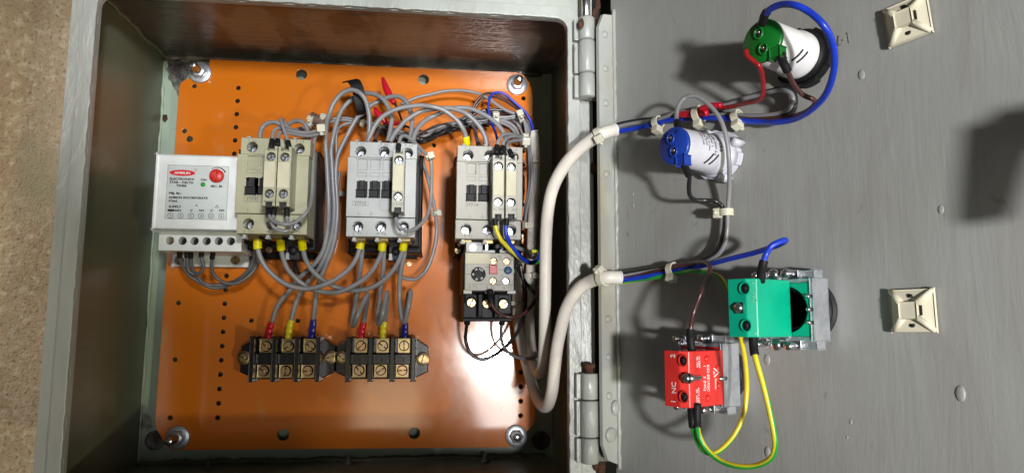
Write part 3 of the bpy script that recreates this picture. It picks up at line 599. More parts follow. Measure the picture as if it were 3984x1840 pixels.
# ================================================================== OVERLOAD RELAY
def relay():
    y1 = -0.078; A = lambda px, py, y=y1: at(px, py, y)
    x0 = (A(1811, 985).x + A(1806, 1127).x) / 2; x1 = (A(2002, 986).x + A(1997, 1134).x) / 2; zt = A(1900, 984).z; zb = A(1900, 1131).z
    t = thing("overload_relay", "thermal overload relay with a black dial and a red button below the right contactor", "relay", ((x0 + x1) / 2, 0, at(1900, 1240, -.058).z))
    scr = [(1920.5, 1016), (1971, 1016.6), (1918, 1093), (1968, 1093.5)]; sp = [A(*q) for q in scr]
    part("front_cover", MB().holed(rect(x0, x1, zb, zt), [circ(p.x, p.z, .0026, 20) for p in sp], y1, .006, .0005), "cream_plastic", t)
    part("housing", MB().box(x0 - .0012, x1 + .0012, -.004, y1 + .0061, zb - .001, zt + .0006, .0008), "charcoal_plastic", t)
    for i, p in enumerate(sp): well(t, (p.x, y1 + .0058, p.z), .0026, .00225, .0042, (.15, .7, 1.1, .55)[i], "copper_screw" if i != 3 else "screw_metal")
    a, b = A(1814, 941), A(1878, 982)
    tab = part("coil_tab", MB().box(a.x, b.x, -.030, y1 + .001, zt + .0003, a.z, .0005), "grey_white_plastic", t)
    c = A(1840, 964); part("screw", MB().screw((c.x, y1 + .001, c.z), .0025, .0009, .8), "steel", tab)
    part("lettering", MB().text("A2", .0030, (A(1866, 958).x, y1 + .0009, A(1866, 955).z), align='CENTER'), "ink_grey", t)
    a, b = A(1811, 983), A(1907, 1027); part("cream_sticker", MB().box(x0 + .0002, b.x, y1 + .0003, y1 - .0006, b.z, zt - .0002, .0002), "label_cream", t)
    k = A(1861, 1067); dl = part("current_dial", MB().lathe((k.x, y1, k.z), (0, -1, 0), [(0, .0053), (.0012, .0053), (.0015, .005), (.0015, 0)], 32), "charcoal_plastic", t)
    part("dial_slot", MB().prism([(k.x + (.0024 if i % 2 == 0 else .0009) * math.cos(i * math.pi / 5), k.z + (.0024 if i % 2 == 0 else .0009) * math.sin(i * math.pi / 5)) for i in range(10)], y1 - .0015, y1 - .0019), "black_plastic", dl)
    for s, ang in (("14", 118), ("12,5", 62), ("16", 185), ("18", 253), ("20", 310)):
        a = math.radians(ang); xd = Vector((math.sin(a), 0, -math.cos(a))); yd = Vector((math.cos(a), 0, math.sin(a)))
        o = Vector((k.x, y1 - .00156, k.z)) + yd * .0032
        part("dial_number", MB().text(s, .0020, o, xd, yd, align='CENTER', bold=.00004), "ink_white", dl)
    part("dial_mark", MB().box(k.x - .0092, k.x - .0056, y1 - .00002, y1 - .0001, k.z - .0001, k.z + .0002, 0), "ink_black", t)
    a, b = A(1903.5, 1032), A(1933.5, 1066); part("test_button", MB().box(a.x, b.x, y1 + .0005, y1 - .0012, b.z, a.z, .0004), "button_red", t)
    k = A(1976, 1052); bb = part("reset_button", MB().lathe((k.x, y1, k.z), (0, -1, 0), [(0, .0029), (.0014, .0029), (.0017, .0026), (.0017, 0)], 24), "button_blue", t)
    part("button_cross", MB().box(k.x - .0014, k.x + .0014, y1 - .0016, y1 - .0019, k.z - .0003, k.z + .0003, 0).box(k.x - .0003, k.x + .0003, y1 - .0016, y1 - .00185, k.z - .0014, k.z + .0014, 0), "ink_black", bb)
    k = A(1997, 1055); part("state_window", MB().box(k.x - .0012, k.x + .0009, y1 + .0002, y1 - .0003, k.z - .0011, k.z + .0011, .0001), "lamp_green", t)
    for s, px, py, sz in (("95", 1944, 1003, .0028), ("97", 1993, 1004, .0028), ("NC", 1947, 1012, .0019), ("NO", 1994, 1014, .0019), ("NC", 1944, 1099, .0019), ("NO", 1990, 1100, .0019), ("96", 1938, 1112, .0028), ("98", 1988, 1114, .0028), ("2  T1", 1840, 1121, .0030), ("4  T2", 1908, 1123, .0030), ("6  T3", 1975, 1125, .0030), ("Test", 1893, 1042, .0017), ("H", 1955, 1038, .0020), ("Reset", 1950, 1051, .0015), ("A", 1954, 1075, .0020)):
        p = A(px, py); part("lettering", MB().text(s, sz, (p.x, y1 - .00006, p.z), align='CENTER'), "ink_grey", t)
    part("moulded_line", MB().box(x0 + .001, x1 - .001, y1 - .00001, y1 - .0001, A(1900, 1106).z - .0001, A(1900, 1106).z + .0001, 0), "ink_grey", t)
    y2 = -.064; B = lambda px, py: at(px, py, y2); zc = B(1900, 1238).z
    x2 = B(1805, 1190).x; x3 = B(1994, 1190).x
    part("terminal_block", MB().box(x2, x3, -.004, y2 + .008, zc + .0002, zb - .0012, .0008), "charcoal_plastic", t)
    wd3 = (x3 - x2) / 3
    for i, q in enumerate(((1834, 1180), (1895, 1183), (1959, 1185))):
        p = B(*q)
        if i < 2: part("barrier", MB().box(x2 + wd3 * (i + 1) - .0016, x2 + wd3 * (i + 1) + .0016, y2 + .0079, y2 - .001, zc + .0012, zb - .002, .0005), "black_plastic", t)
        part("screw_tower", MB().lathe((p.x, y2 + .0079, p.z + .0015), (0, -1, 0), [(0, .0044), (.004, .0042), (.0048, .0038)], 20).box(p.x - .0044, p.x + .0044, y2 + .0079, y2 + .0042, p.z + .0015, zb - .0022, .0006), "charcoal_plastic", t)
        part("screw", MB().screw((p.x, y2 + .0031, p.z + .0005), .0031, .0026, (1.1, .35, .55)[i]), "passivated", t)
    part("bottom_edge", MB().box(x2 - .0004, x3 + .0004, -.003, y2 + .006, zc - .0024, zc + .0001, .0006), "black_plastic", t)
    for px in (1820, 1905, 1990):
        p = A(px, 1136); part("cover_foot", MB().box(p.x - .003, p.x + .003, y1 + .004, y1 + .0005, p.z - .0012, zb + .0006, .0002), "grey_white_plastic", t)
    for px in (1895, 1955):
        p = at(px, 975, -.07); part("link_bar", MB().box(p.x - .0012, p.x + .0012, -.060, -.066, zt - .0002, zt + .011, .0003), "zinc", t)
    for px in (1897, 1968):
        p = at(px, 979, -.07); part("link_seat", MB().box(p.x - .0052, p.x + .0052, -.05, y1 + .003, zt + .0003, zt + .0024, .0003), "grey_white_plastic", t)
relay()

# ================================================================== TERMINAL BLOCKS
def terminal_block(label, bars, wl, wr, sc, tops, lows, digits, ang):
    yb = -.030; A = lambda q, y=yb: at(q[0], q[1], y)
    bx = [(at(a[0], a[1], yb).x + at(b[0], b[1], yb).x) / 2 for a, b in bars]; zt = at(bars[1][0][0], bars[1][0][1], yb).z; zb = at(bars[1][1][0], bars[1][1][1], yb).z
    t = thing("terminal_block", label, "terminal block", ((bx[0] + bx[-1]) / 2, 0, zb), FP, "barrier terminal blocks on the plate")
    lx = at(*wl, -.012).x; rx = at(*wr, -.012).x; zm = (zt + zb) / 2
    o = [(lx, zm - .011), (bx[0], zb), (bx[-1], zb), (rx, zm - .011), (rx, zm + .009), (bx[-1], zt), (bx[0], zt), (lx, zm + .009)]
    part("body", MB().prism(o, -.0004, -.0115, .0008), "bakelite", t)
    hb = 0.00165
    for x in bx:
        part("barrier", MB().box(x - hb, x + hb, -.0114, yb, zb - .0004, zt + .0004, .0005), "bakelite", t)
    for i in range(3):
        a, b = bx[i] + hb + .0001, bx[i + 1] - hb - .0001
        zc = at(*digits[i], -.024).z
        part("centre_bridge", MB().box(a, b, -.0116, -.0235, zc - .0042, zc + .0042, .0006), "bakelite", t)
        part("number", MB().text(str(i + 1), .0048, ((a + b) / 2, -.0236, zc - .0018), align='CENTER', thick=.00015), "charcoal_plastic", t)
        for q, k in ((tops[i], 0), (lows[i], 1)):
            c = at(*q, -.021); w = .0052
            cl = part("clamp", MB().box(c.x - w, c.x + w, -.0118, -.0180, c.z - .0048, c.z + .0050, .0006).box(c.x - w, c.x + w, -.0181, -.0192, c.z - .0058, c.z + .0050, .0004).box(c.x - w, c.x + w, -.0178, -.0200, c.z + .0048, c.z + .0060, .0003), "passivated", t)
            part("screw_gap", MB().lathe((c.x, -.0192, c.z), (0, -1, 0), [(0, .0042), (.0002, .0042)], 20), "dark_hole", cl)
            part("screw", MB().screw((c.x, -.0194, c.z), .0034, .0022, ang[i * 2 + k]), "passivated" if (i + k) % 3 else "copper_screw", cl)
            part("busbar", MB().box(c.x - w * .9, c.x + w * .9, -.0117, -.0140, min(c.z, zc) + (.0040 if k == 0 else .005), max(c.z, zc) - (.005 if k == 0 else .004), .0002), "zinc", t)
    for q in sc:
        c = at(*q, -.013); m = part("mounting_screw", MB().lathe((c.x, -.0116, c.z), (0, -1, 0), [(0, .0056), (.0008, .0056), (.001, .0052)], 26), "passivated", t)
        part("screw_head", MB().screw((c.x, -.0126, c.z), .0031, .0020, random.uniform(0, 3)), "passivated", m)
terminal_block("left black barrier terminal block lying in shade with brass screws",
    (((982, 1313), (973, 1482)), ((1068, 1313), (1061, 1483)), ((1156, 1313), (1150, 1483)), ((1238, 1315), (1234, 1483))), (934, 1400), (1304, 1392), ((950, 1391), (1286, 1388)),
    ((1035, 1347), (1122, 1347), (1206, 1347)), ((1025, 1442), (1111, 1442), (1197, 1442)), ((1031, 1395), (1117, 1395), (1202, 1395)), (2.5, 2.6, .6, 1.5, 2.5, .1))
terminal_block("right black barrier terminal block, brightly lit, numbered one to three",
    (((1356, 1314), (1351, 1482)), ((1443, 1314), (1438, 1482)), ((1528, 1314), (1524, 1482)), ((1610, 1315), (1606, 1482))), (1306, 1390), (1667, 1395), ((1328, 1389), (1644, 1395)),
    ((1404, 1345), (1489, 1345), (1572, 1345)), ((1397, 1440), (1481, 1440), (1565, 1440)), ((1404, 1397), (1485, 1397), (1571, 1397)), (.8, 2.3, 2.5, .6, 1.6, .05))

# ================================================================== DOOR DEVICES
def zprism(mb, poly, z0, z1, bev=0.0005, mi=0):
    b = bmesh.new(); a = [b.verts.new((x, y, z0)) for x, y in poly]; c = [b.verts.new((x, y, z1)) for x, y in poly]; n = len(poly)
    b.faces.new(a); b.faces.new(c[::-1])
    for i in range(n): b.faces.new((a[i], c[i], c[(i + 1) % n], a[(i + 1) % n]))
    bmesh.ops.recalc_face_normals(b, faces=b.faces[:])
    if bev: bmesh.ops.bevel(b, geom=b.edges[:], offset=bev, segments=2, profile=0.5, affect='EDGES')
    return mb.bm(b, mi)
def on_cyl(txt, size, cx, cz, R, h0, phi, bold=0.0):
    """text running round a cylinder whose axis is -y: reads downwards, tops of the letters towards the door"""
    m = MB().text(txt, size, (0, 0, 0), align='CENTER', bold=bold)
    for v in m.v:
        a = phi - v.x / R; r = R + 0.00012 + v.y * -1 + 0.0001; hh = h0 - v.z
        v.x, v.y, v.z = cx + r * math.cos(a), -hh, cz + r * math.sin(a)
    return m
def indicator(label, capc, hc, nut, R, capm, bodym, nutm, rec, tab, text=False):
    c = dr(*capc, hc); cx, cz = c.x, c.z; nr, nh = nut
    t = thing("indicator_lamp", label, "indicator lamp", (cx, 0, cz), FD, "indicator lamps on the door")
    lob = []
    for k in range(96):
        a = 2 * math.pi * k / 96; lob.append((cx + math.cos(a) * (nr + .0006 * (1 if (k // 8) % 2 else -1)), cz + math.sin(a) * (nr + .0006 * (1 if (k // 8) % 2 else -1))))
    part("lock_nut", MB().prism(lob, -.0004, -nh * .62).lathe((cx, -nh * .6, cz), (0, -1, 0), [(0, nr * .93), (nh * .4, nr * .86)], 32), nutm, t)
    part("body", MB().lathe((cx, 0, cz), (0, -1, 0), [(.001, R * 1.02), (nh, R * 1.14), (nh + .004, R * 1.13), (nh + .006, R * 1.05), (hc - .003, R), (hc - .002, R * .985)], 40), bodym, t)
    ov = circ(cx, cz, R * .99, 40)
    cap = part("cap", MB().lathe((cx, 0, cz), (0, -1, 0), [(hc - .0021, R * 1.0), (hc - .0006, R), (hc, R * .94), (hc + .0002, 0)], 40), capm, t)
    for (px, py) in rec:
        p = dr(px, py, hc)
        w = part("terminal", MB().lathe((p.x, -hc - .0002, p.z), (0, -1, 0), [(0, .0031), (.0005, .0034), (.0012, .0030), (.0008, .0022), (.0002, .0020)], 20, sx=.8), capm, cap)
        part("terminal_well", MB().lathe((p.x, -hc - .0002, p.z), (0, -1, 0), [(0, .0021), (.00055, .0021)], 18, sx=.8), "dark_hole", cap)
        part("screw", MB().lathe((p.x - .0003, -hc - .0007, p.z + .0006), (0, -1, 0), [(0, .0011), (.0004, .0009)], 10), "steel", cap)
    for (px, py) in tab:
        p = dr(px, py, hc - .001); d = Vector((p.x - cx, 0, p.z - cz)).normalized()
        part("wire_tab", MB().box(p.x - .0028, p.x + .0028, -hc + .004, -hc - .0003, p.z - .0024, p.z + .0024, .0007), capm, t)
    for i in range(2):
        h0 = nh + .0085 + i * .0042; pts = []
        for k in range(9):
            a = math.radians(-18 - 34 * k / 8); pts.append((cx + (R * 1.035) * math.cos(a), -(h0 + .004 * k / 8), cz + (R * 1.035) * math.sin(a)))
        part("vent_slot", MB().tube(pts, .00055, 6), "dark_hole", t)
    if text:
        for s, sz, h0, ph, bd in (("vartas", .0046, nh + .0078, .38, .00012), ("22.5 LED 230V AC", .0021, nh + .0120, .38, .00003), ("Neutral  L", .0021, nh + .0146, .42, 0), ("IP 65   CE   IS 13947", .0015, nh + .0172, .40, 0), ("50 Hz  20 mA", .0015, nh + .0192, .44, 0), ("Made in India", .0015, nh + .0218, .40, 0)):
            part("lettering", on_cyl(s, sz, cx, cz, R * 1.035, h0, ph, bd), "ink_dark", t)
        for k in range(4):
            a = math.radians(20 + 90 * k); part("nut_lug", MB().lathe((cx + nr * 1.02 * math.cos(a), -.0005, cz + nr * 1.02 * math.sin(a)), (0, -1, 0), [(0, .0030), (nh * .9, .0028)], 4), nutm, t)
    return t
indicator("indicator lamp with a green cap, white body and black nut on the door", (2962, 160), .040, (.0150, .009), .0106, "lamp_green", "lamp_white", "black_plastic", ((2954, 132), (2972, 192)), ((3022, 207),))
indicator("indicator lamp with a blue cap and white lettered body on the door", (2618, 567), .042, (.0142, .008), .0102, "lamp_blue", "lamp_lilac", "lamp_lilac", ((2612, 540), (2624, 590)), ((2655, 625),), True)

def push_button(label, S, block_right, zt, zb, col, bz, terms, cent, txt, side=()):
    """contact block on its zinc mounting bracket; S: right wall of the bracket"""
    s0 = S - .0295; cx = (S + s0) / 2; cz = (zt + zb) / 2
    t = thing("push_button_contact", label, "push button", (cx, 0, cz), FD, "push button contact blocks on the door")
    part("lock_nut", MB().lathe((cx + .0006, 0, cz), (0, -1, 0), [(.0003, .0148), (.002, .0148), (.003, .0135)], 36), "black_plastic", t)
    part("bezel_ring", MB().lathe((cx + .001, 0, cz), (0, -1, 0), [(.0002, .0162), (.0011, .0160)], 36), "charcoal_plastic", t)
    br = MB().box(S - .0016, S, -.004, -.017, zb, zt, .0005).box(s0, s0 + .0016, -.004, -.017, zb, zt, .0005).box(s0 + .0017, S - .0017, -.004, -.0165, zt - .0016, zt, .0004).box(s0 + .0017, S - .0017, -.004, -.0165, zb, zb + .0016, .0004)
    brk = part("bracket", br, "zinc", t)
    part("collar_plate", MB().holed(rect(s0 + .0017, S - .0017, zb + .0017, zt - .0017), [circ(cx, cz, .0112, 36)], -.0166, .004, .0004), col, t)
    part("actuator", MB().lathe((cx, -.004, cz), (0, -1, 0), [(0, .0110), (.011, .0110), (.0112, .0098), (.004, .0080), (.0035, 0)], 32), "black_plastic", t)
    for sg in (1, -1):
        z = zt if sg > 0 else zb
        part("clamp_tab", MB().box(S - .010, S - .0015, -.006, -.0125, min(z, z + sg * .0042), max(z, z + sg * .0042), .0005), "zinc", brk)
        part("clamp_tab", MB().box(S - .0245, S - .014, -.008, -.0185, min(z, z + sg * .0036), max(z, z + sg * .0036), .0006), "zinc", brk)
        part("clamp_screw", MB().lathe((S - .0125, -.010, z + sg * .0028), (0, -1, 0), [(0, .0022), (.010, .0022), (.011, .0018)], 14), "steel", brk)
        part("clamp_screw", MB().lathe((S - .019, -.0186, z + sg * .0026), (0, -1, 0), [(0, .0028), (.0016, .0028), (.0026, .0018)], 14), "steel", brk)
        part("clamp_screw", MB().lathe((S - .0262, -.012, z + sg * .0022), (0, -1, 0), [(0, .0016), (.013, .0016), (.0135, .0012)], 12), "steel", brk)
    for k in (-1, 0, 1):
        part("bracket_pin", MB().lathe((S - .0016, -.0172, cz + k * .0062), (0, -1, 0), [(0, .0011), (.0025, .0010), (.003, .0005)], 10), "steel", brk)
    b1 = block_right; b0 = b1 - .0142; hb = .0445
    zT, zB = bz
    poly = [(b0, -.0172), (b1, -.0172), (b1, -hb), (b1 - .0042, -hb - .0028), (b0, -hb - .0028)]
    body = part("contact_block", zprism(MB(), poly, zB, zT, .0005), col, t)
    yf = -hb - .0029
    for q in terms:
        p = dr(*q, hb + .0028); part("terminal_well", MB().lathe((p.x, yf, p.z), (0, -1, 0), [(0, .0024), (.0002, .0024)], 18), "dark_hole", body)
        part("screw", MB().lathe((p.x, yf - .0002, p.z), (0, -1, 0), [(0, .0012), (.0003, .0010)], 10), "charcoal_plastic", body)
        part("well_rim", MB().holed(circ(p.x, p.z, .0031, 22), [circ(p.x, p.z, .0024, 22)], yf - .0008, .0009, .0002), col, body)
    p = dr(*cent, hb + .0028)
    part("screw_recess", MB().box(p.x - .0030, p.x + .0022, yf + .0002, yf - .0001, p.z - .0026, p.z + .0026, 0), "dark_hole", body)
    part("centre_screw", MB().lathe((p.x, yf - .0001, p.z), (0, -1, 0), [(0, .0023), (.001, .0023), (.0018, .0016)], 16), "steel", body)
    for s, q, sz in txt:
        p = dr(*q, hb + .0028); part("lettering", MB().text(s, sz, (p.x, yf - .00004, p.z), (0, 0, 1), (-1, 0, 0), align='CENTER', bold=.00004), "ink_white", body)
    for s, q, sz, down in side:
        d = ray(*q); n_ = (FD.to_3x3() @ Vector((1, 0, 0))); o = FD @ Vector((b1 + .00008, 0, 0)); P = FDI @ (CAM + d * ((o - CAM).dot(n_) / d.dot(n_)))
        part("lettering", MB().text(s, sz, (b1 + .00006, P.y, P.z), (0, 0, -1 if down else 1), (0, -1 if not down else 1, 0), align='CENTER', bold=.00003), "ink_white", body)
    return t, body, b0, b1, hb
Sg = dr(3167, 1205, .017).x; Sd = dr(2817, 1470, .017).x
gt, gb, g0, g1, ghb = push_button("green contact block on a zinc bracket, half of its bracket left empty", Sg, dr(3078, 1200, .017).x, dr(3170, 1082, .017).z, dr(3170, 1325, .017).z, "green_plastic",
    (dr(2945, 1082, .0445).z, dr(2945, 1312, .0445).z), ((2900, 1122), (2906, 1266)), (2876, 1197), ())
bt = lambda s, py, sz: part("lettering", MB().text(s, sz, (g1 - .0017, -ghb - .00145, dr(2930, py, ghb).z), (0, 0, -1), Vector((.0042, .0028, 0)), align='CENTER', bold=.00003), "pale_green", gb)
bt("3", 1100, .0028); bt("NO", 1158, .0030); bt("4", 1296, .0028)
push_button("red contact block with white lettering on a zinc bracket", Sd, Sd - .0002, dr(2820, 1338, .017).z, dr(2820, 1582, .017).z, "red_plastic",
    (dr(2690, 1366, .0445).z, dr(2690, 1588, .0445).z), ((2660, 1402), (2664, 1543)), (2672, 1470),
    (("2", (2626, 1384), .0042), ("NC", (2630, 1508), .0040), ("1", (2628, 1562), .0042)),
    (("KS2-BE102C", (2752, 1470), .0026, True), ("1      2 (NC)", (2738, 1470), .0026, True), ("Ui 500V", (2718, 1408), .0018, True), ("Ith 10A", (2710, 1408), .0018, True), ("AC15 240V", (2716, 1540), .0018, True), ("3A  A600", (2709, 1540), .0018, True), ("Ksmos", (2782, 1492), .0020, True)))
# logo mark, pips and the long fixing screw on the red side face
def side_pt(px, py, S):
    d = ray(px, py); n_ = FD.to_3x3() @ Vector((1, 0, 0)); o = FD @ Vector((S, 0, 0)); return FDI @ (CAM + d * ((o - CAM).dot(n_) / d.dot(n_)))
rb = [o for o in bpy.data.objects if o.name.startswith("contact_block")][-1]; SB = Sd - .0002
lm = MB(); p = side_pt(2786, 1448, SB)
for a, b in (((-.002, .0022), (.002, 0)), ((-.002, -.0022), (.002, 0)), ((.0021, .0024), (.0006, .0010)), ((-.002, .0008), (-.002, -.0008))):
    lm.tube([(SB + .0001, p.y + a[0], p.z + a[1]), (SB + .0001, p.y + b[0], p.z + b[1])], .0004, 5)
part("logo_mark", lm, "ink_white", rb)
for q in ((2750, 1395), (2755, 1548), (2793, 1432), (2797, 1500)):
    p = side_pt(*q, SB); part("pip", MB().lathe((SB, p.y, p.z), (1, 0, 0), [(0, .0018), (.0006, .0017), (.0008, .0013), (.0008, 0)], 16), "red_plastic", rb)
p = side_pt(2700, 1470, SB); part("fixing_screw", MB().lathe((SB - .0008, p.y - .004, p.z), (0, 1, 0), [(0, .0016), (.0006, .0024), (.003, .0024), (.0032, .0017), (.009, .0017)], 16), "steel", rb)
p = side_pt(2805, 1472, SB); part("fixing_screw", MB().lathe((SB, p.y - .002, p.z), (0, 1, 0), [(0, .0012), (.006, .0012)], 12), "steel", rb)

def tie_mount(label, c, rot):
    p = dr(*c, .002); t = thing("tie_mount", label, "cable tie mount", (p.x, 0, p.z), FD, "adhesive cable tie mounts on the door")
    w = .0094; R_ = Matrix.Rotation(rot, 3, 'Y')
    def T(mb):
        for v in mb.v: v.xyz = R_ @ v + Vector((p.x, 0, p.z))
        return mb
    part("adhesive_pad", T(MB().box(-w * .96, w * .96, -.0002, -.0014, -w * .96, w * .96, .0003)), "charcoal_plastic", t)
    part("base", T(MB().box(-w, w, -.0015, -.0026, -w, w, .0004)), "ivory", t)
    b = .0038; vs = [(-w * .95, -.0026, -w * .95), (w * .95, -.0026, -w * .95), (w * .95, -.0026, w * .95), (-w * .95, -.0026, w * .95), (-b, -.0066, -b), (b, -.0066, -b), (b, -.0066, b), (-b, -.0066, b)]
    ym = -.0030
    m = MB().box(-b, b, -.0026, -.0066, -b, b, .0006)
    for sx, sz in ((1, 1), (1, -1), (-1, 1), (-1, -1)):
        A_ = Vector((sx * w * .95, -.0024, sz * w * .95)); B_ = Vector((sx * b * .8, -.0058, sz * b * .8)); m.tube([A_, B_], .0014, 8, taper=lambda t: .8 + .3 * t)
    m.add([Vector((-w * .93, -.0027, -w * .93)), Vector((w * .93, -.0027, -w * .93)), Vector((w * .93, -.0027, w * .93)), Vector((-w * .93, -.0027, w * .93)), Vector((-b, -.0048, -b)), Vector((b, -.0048, -b)), Vector((b, -.0048, b)), Vector((-b, -.0048, b))], [(0, 1, 5, 4), (1, 2, 6, 5), (2, 3, 7, 6), (3, 0, 4, 7)])
    part("cradle", T(m), "ivory", t)
    for z in (.0062, -.0062): part("screw_hole", T(MB().lathe((0, -.0036, z), (0, -1, 0), [(0, .0012), (.0004, .0012)], 14)), "dark_hole", t)
    part("tie_slot", T(MB().box(b + .0002, b + .0011, -.0040, -.0052, -.0022, .0022, 0)), "dark_hole", t)
tie_mount("ivory cable tie mount at the top edge of the door, slightly tilted", (3532, 82), math.radians(-5))
tie_mount("ivory cable tie mount on the door to the right of the green contact block", (3552, 1208), math.radians(-1))

# ================================================================== POWER WIRES ON THE PLATE (grey)
RW = 0.00185; GP = "thick grey power wires"
def lug(pix, dep, m):
    return pix, dep, m
w1 = [(1430, 552, 58), (1437, 500), (1436, 449), (1423, 394), (1400, 363, 62), (1366, 351), (1329, 366), (1300, 400), (1283, 440, 58), (1271, 477), (1268, 517), (1267, 563, 48), (1271, 620), (1275, 700), (1279, 787, 46), (1278, 858), (1270, 921), (1257, 975), (1228, 1022, 36), (1194, 1054), (1155, 1092), (1127, 1131, 24), (1095, 1166), (1073, 1205), (1058, 1254, 20)]
w2 = [(1508, 552, 58), (1520, 500), (1523, 460), (1514, 426), (1494, 391, 54), (1466, 371), (1437, 364), (1410, 366), (1383, 378, 42), (1360, 394), (1334, 423), (1317, 457), (1306, 494), (1294, 546, 44), (1288, 590), (1291, 640), (1295, 715), (1300, 790, 40), (1299, 850), (1292, 905), (1279, 953), (1262, 1000, 32), (1240, 1045), (1200, 1095), (1170, 1138, 22), (1154, 1170), (1143, 1205), (1133, 1246, 20)]
w3 = [(1595, 556, 58), (1601, 500), (1603, 470), (1597, 434), (1583, 400, 52), (1560, 380), (1534, 376), (1500, 383, 44), (1463, 400), (1440, 414), (1414, 440), (1391, 457), (1368, 494), (1346, 537), (1327, 575), (1311, 620, 40), (1306, 690), (1310, 760), (1312, 830), (1306, 900, 36), (1292, 965), (1268, 1030), (1246, 1085, 28), (1231, 1140), (1226, 1195), (1220, 1244, 20)]
for lab, w, lugp, lm_ in (("thick grey power wire arching highest at the black strap, red taped lug", w1, [(1060, 1250, 20), (1050, 1275), (1042, 1316, 17)], "tape_red"),
                          ("thick grey power wire passing behind the black strap, yellow taped lug", w2, [(1135, 1242, 20), (1126, 1275), (1122, 1316, 17)], "tape_yellow"),
                          ("thick grey power wire from behind the grey arches, blue taped lug", w3, [(1221, 1240, 20), (1217, 1272), (1212, 1316, 17)], "tape_blue")):
    o = wire(lab, w, RW, "grey_pvc", group=GP)
    P = cr(path(lugp)); part("taped_lug", MB().tube(P, .0030, 10, taper=lambda t: (.80 + .25 * min(1, t * 4)) * (1 + .07 * math.sin(t * 21)), sx=.8), lm_, o)
    e = P[-1]; part("lug_barrel", MB().box(e.x - .0026, e.x + .0026, e.y - .001, e.y + .001, e.z - .004, e.z, .0004), "zinc", o)
B1 = [(1430, 553, 66), (1443, 523), (1460, 488), (1486, 457), (1523, 434, 70), (1560, 421), (1600, 414), (1643, 411), (1686, 417, 72), (1723, 428), (1754, 448), (1780, 471), (1800, 500, 68), (1811, 527), (1816, 560, 62)]
B2 = [(1518, 553, 66), (1534, 523), (1554, 497), (1577, 471, 64), (1606, 451), (1637, 434), (1671, 428, 62), (1712, 422), (1750, 422), (1790, 432), (1818, 446, 64), (1847, 471), (1870, 500), (1887, 534), (1894, 568, 62)]
B3 = [(1603, 557, 66), (1617, 515), (1640, 483), (1671, 460, 58), (1708, 443), (1740, 428), (1770, 421, 56), (1807, 420), (1841, 427), (1876, 443), (1910, 463, 58), (1938, 488), (1958, 515), (1969, 545), (1976, 578, 60)]
wire("front grey power arch from middle to right contactor with a yellow sleeve at its end", B1, RW, "grey_pvc", [('e', .0055, .0030, "sleeve_yellow")], group=GP)
wire("middle grey power arch ending at the second top terminal of the right contactor", B2, RW, "grey_pvc", group=GP)
wire("rearmost grey power arch ending behind the auxiliary blocks of the right contactor", B3, RW, "grey_pvc", group=GP)
C1 = [(1001, 922, 64), (1002, 945), (1004, 970), (1015, 1005), (1037, 1043), (1074, 1080, 60), (1114, 1106), (1157, 1120), (1200, 1123, 58), (1243, 1114), (1286, 1097), (1329, 1071), (1363, 1040, 60), (1386, 1006), (1398, 972), (1403, 945), (1404, 922, 64)]
C2 = [(1091, 930, 64), (1092, 950), (1095, 975), (1104, 1012), (1121, 1049), (1149, 1080, 52), (1177, 1104), (1211, 1124), (1257, 1135, 49), (1303, 1138), (1343, 1128), (1385, 1106, 54), (1426, 1077), (1455, 1042), (1477, 1002), (1486, 970), (1488, 930, 64)]
C3 = [(1175, 930, 64), (1176, 950), (1179, 972), (1189, 1009), (1206, 1040), (1229, 1066, 50), (1257, 1089), (1294, 1111), (1329, 1123, 44), (1375, 1130), (1420, 1125), (1464, 1109, 50), (1503, 1080), (1531, 1048), (1552, 1013), (1566, 975), (1573, 930, 64)]
SY = lambda: [('s', .0088, .0031, "sleeve_yellow"), ('e', .0088, .0031, "sleeve_yellow")]
wire("front hanging grey loop from the first lower terminal of the yellowish contactor", C1, RW, "grey_pvc", SY(), group=GP)
wire("middle hanging grey loop from the second lower terminal of the yellowish contactor", C2, RW, "grey_pvc", SY(), group=GP)
wire("rear hanging grey loop from the third lower terminal of the yellowish contactor", C3, RW, "grey_pvc", SY(), group=GP)
D1 = [(1408, 945, 56), (1408, 985), (1404, 1030, 50), (1399, 1070), (1393, 1115, 40), (1386, 1165), (1377, 1215, 34), (1372, 1252), (1374, 1266, 42), (1381, 1258), (1391, 1230, 52), (1409, 1187), (1425, 1154), (1431, 1144, 42), (1430, 1160), (1424, 1205, 26), (1416, 1256, 20)]
D2 = [(1494, 945, 56), (1493, 990), (1492, 1030, 50), (1488, 1075), (1481, 1120, 40), (1476, 1170), (1471, 1215, 34), (1470, 1246), (1473, 1260, 44), (1481, 1250), (1489, 1220, 54), (1497, 1180), (1503, 1145), (1508, 1139, 44), (1508, 1160), (1504, 1205, 28), (1499, 1250, 20)]
D3 = [(1578, 945, 56), (1573, 990), (1563, 1036, 50), (1556, 1083), (1554, 1141, 42), (1557, 1195), (1563, 1232), (1571, 1252, 44), (1580, 1235), (1590, 1190, 52), (1596, 1150), (1596, 1133, 46), (1589, 1142), (1583, 1180, 30), (1578, 1225), (1577, 1256, 20)]
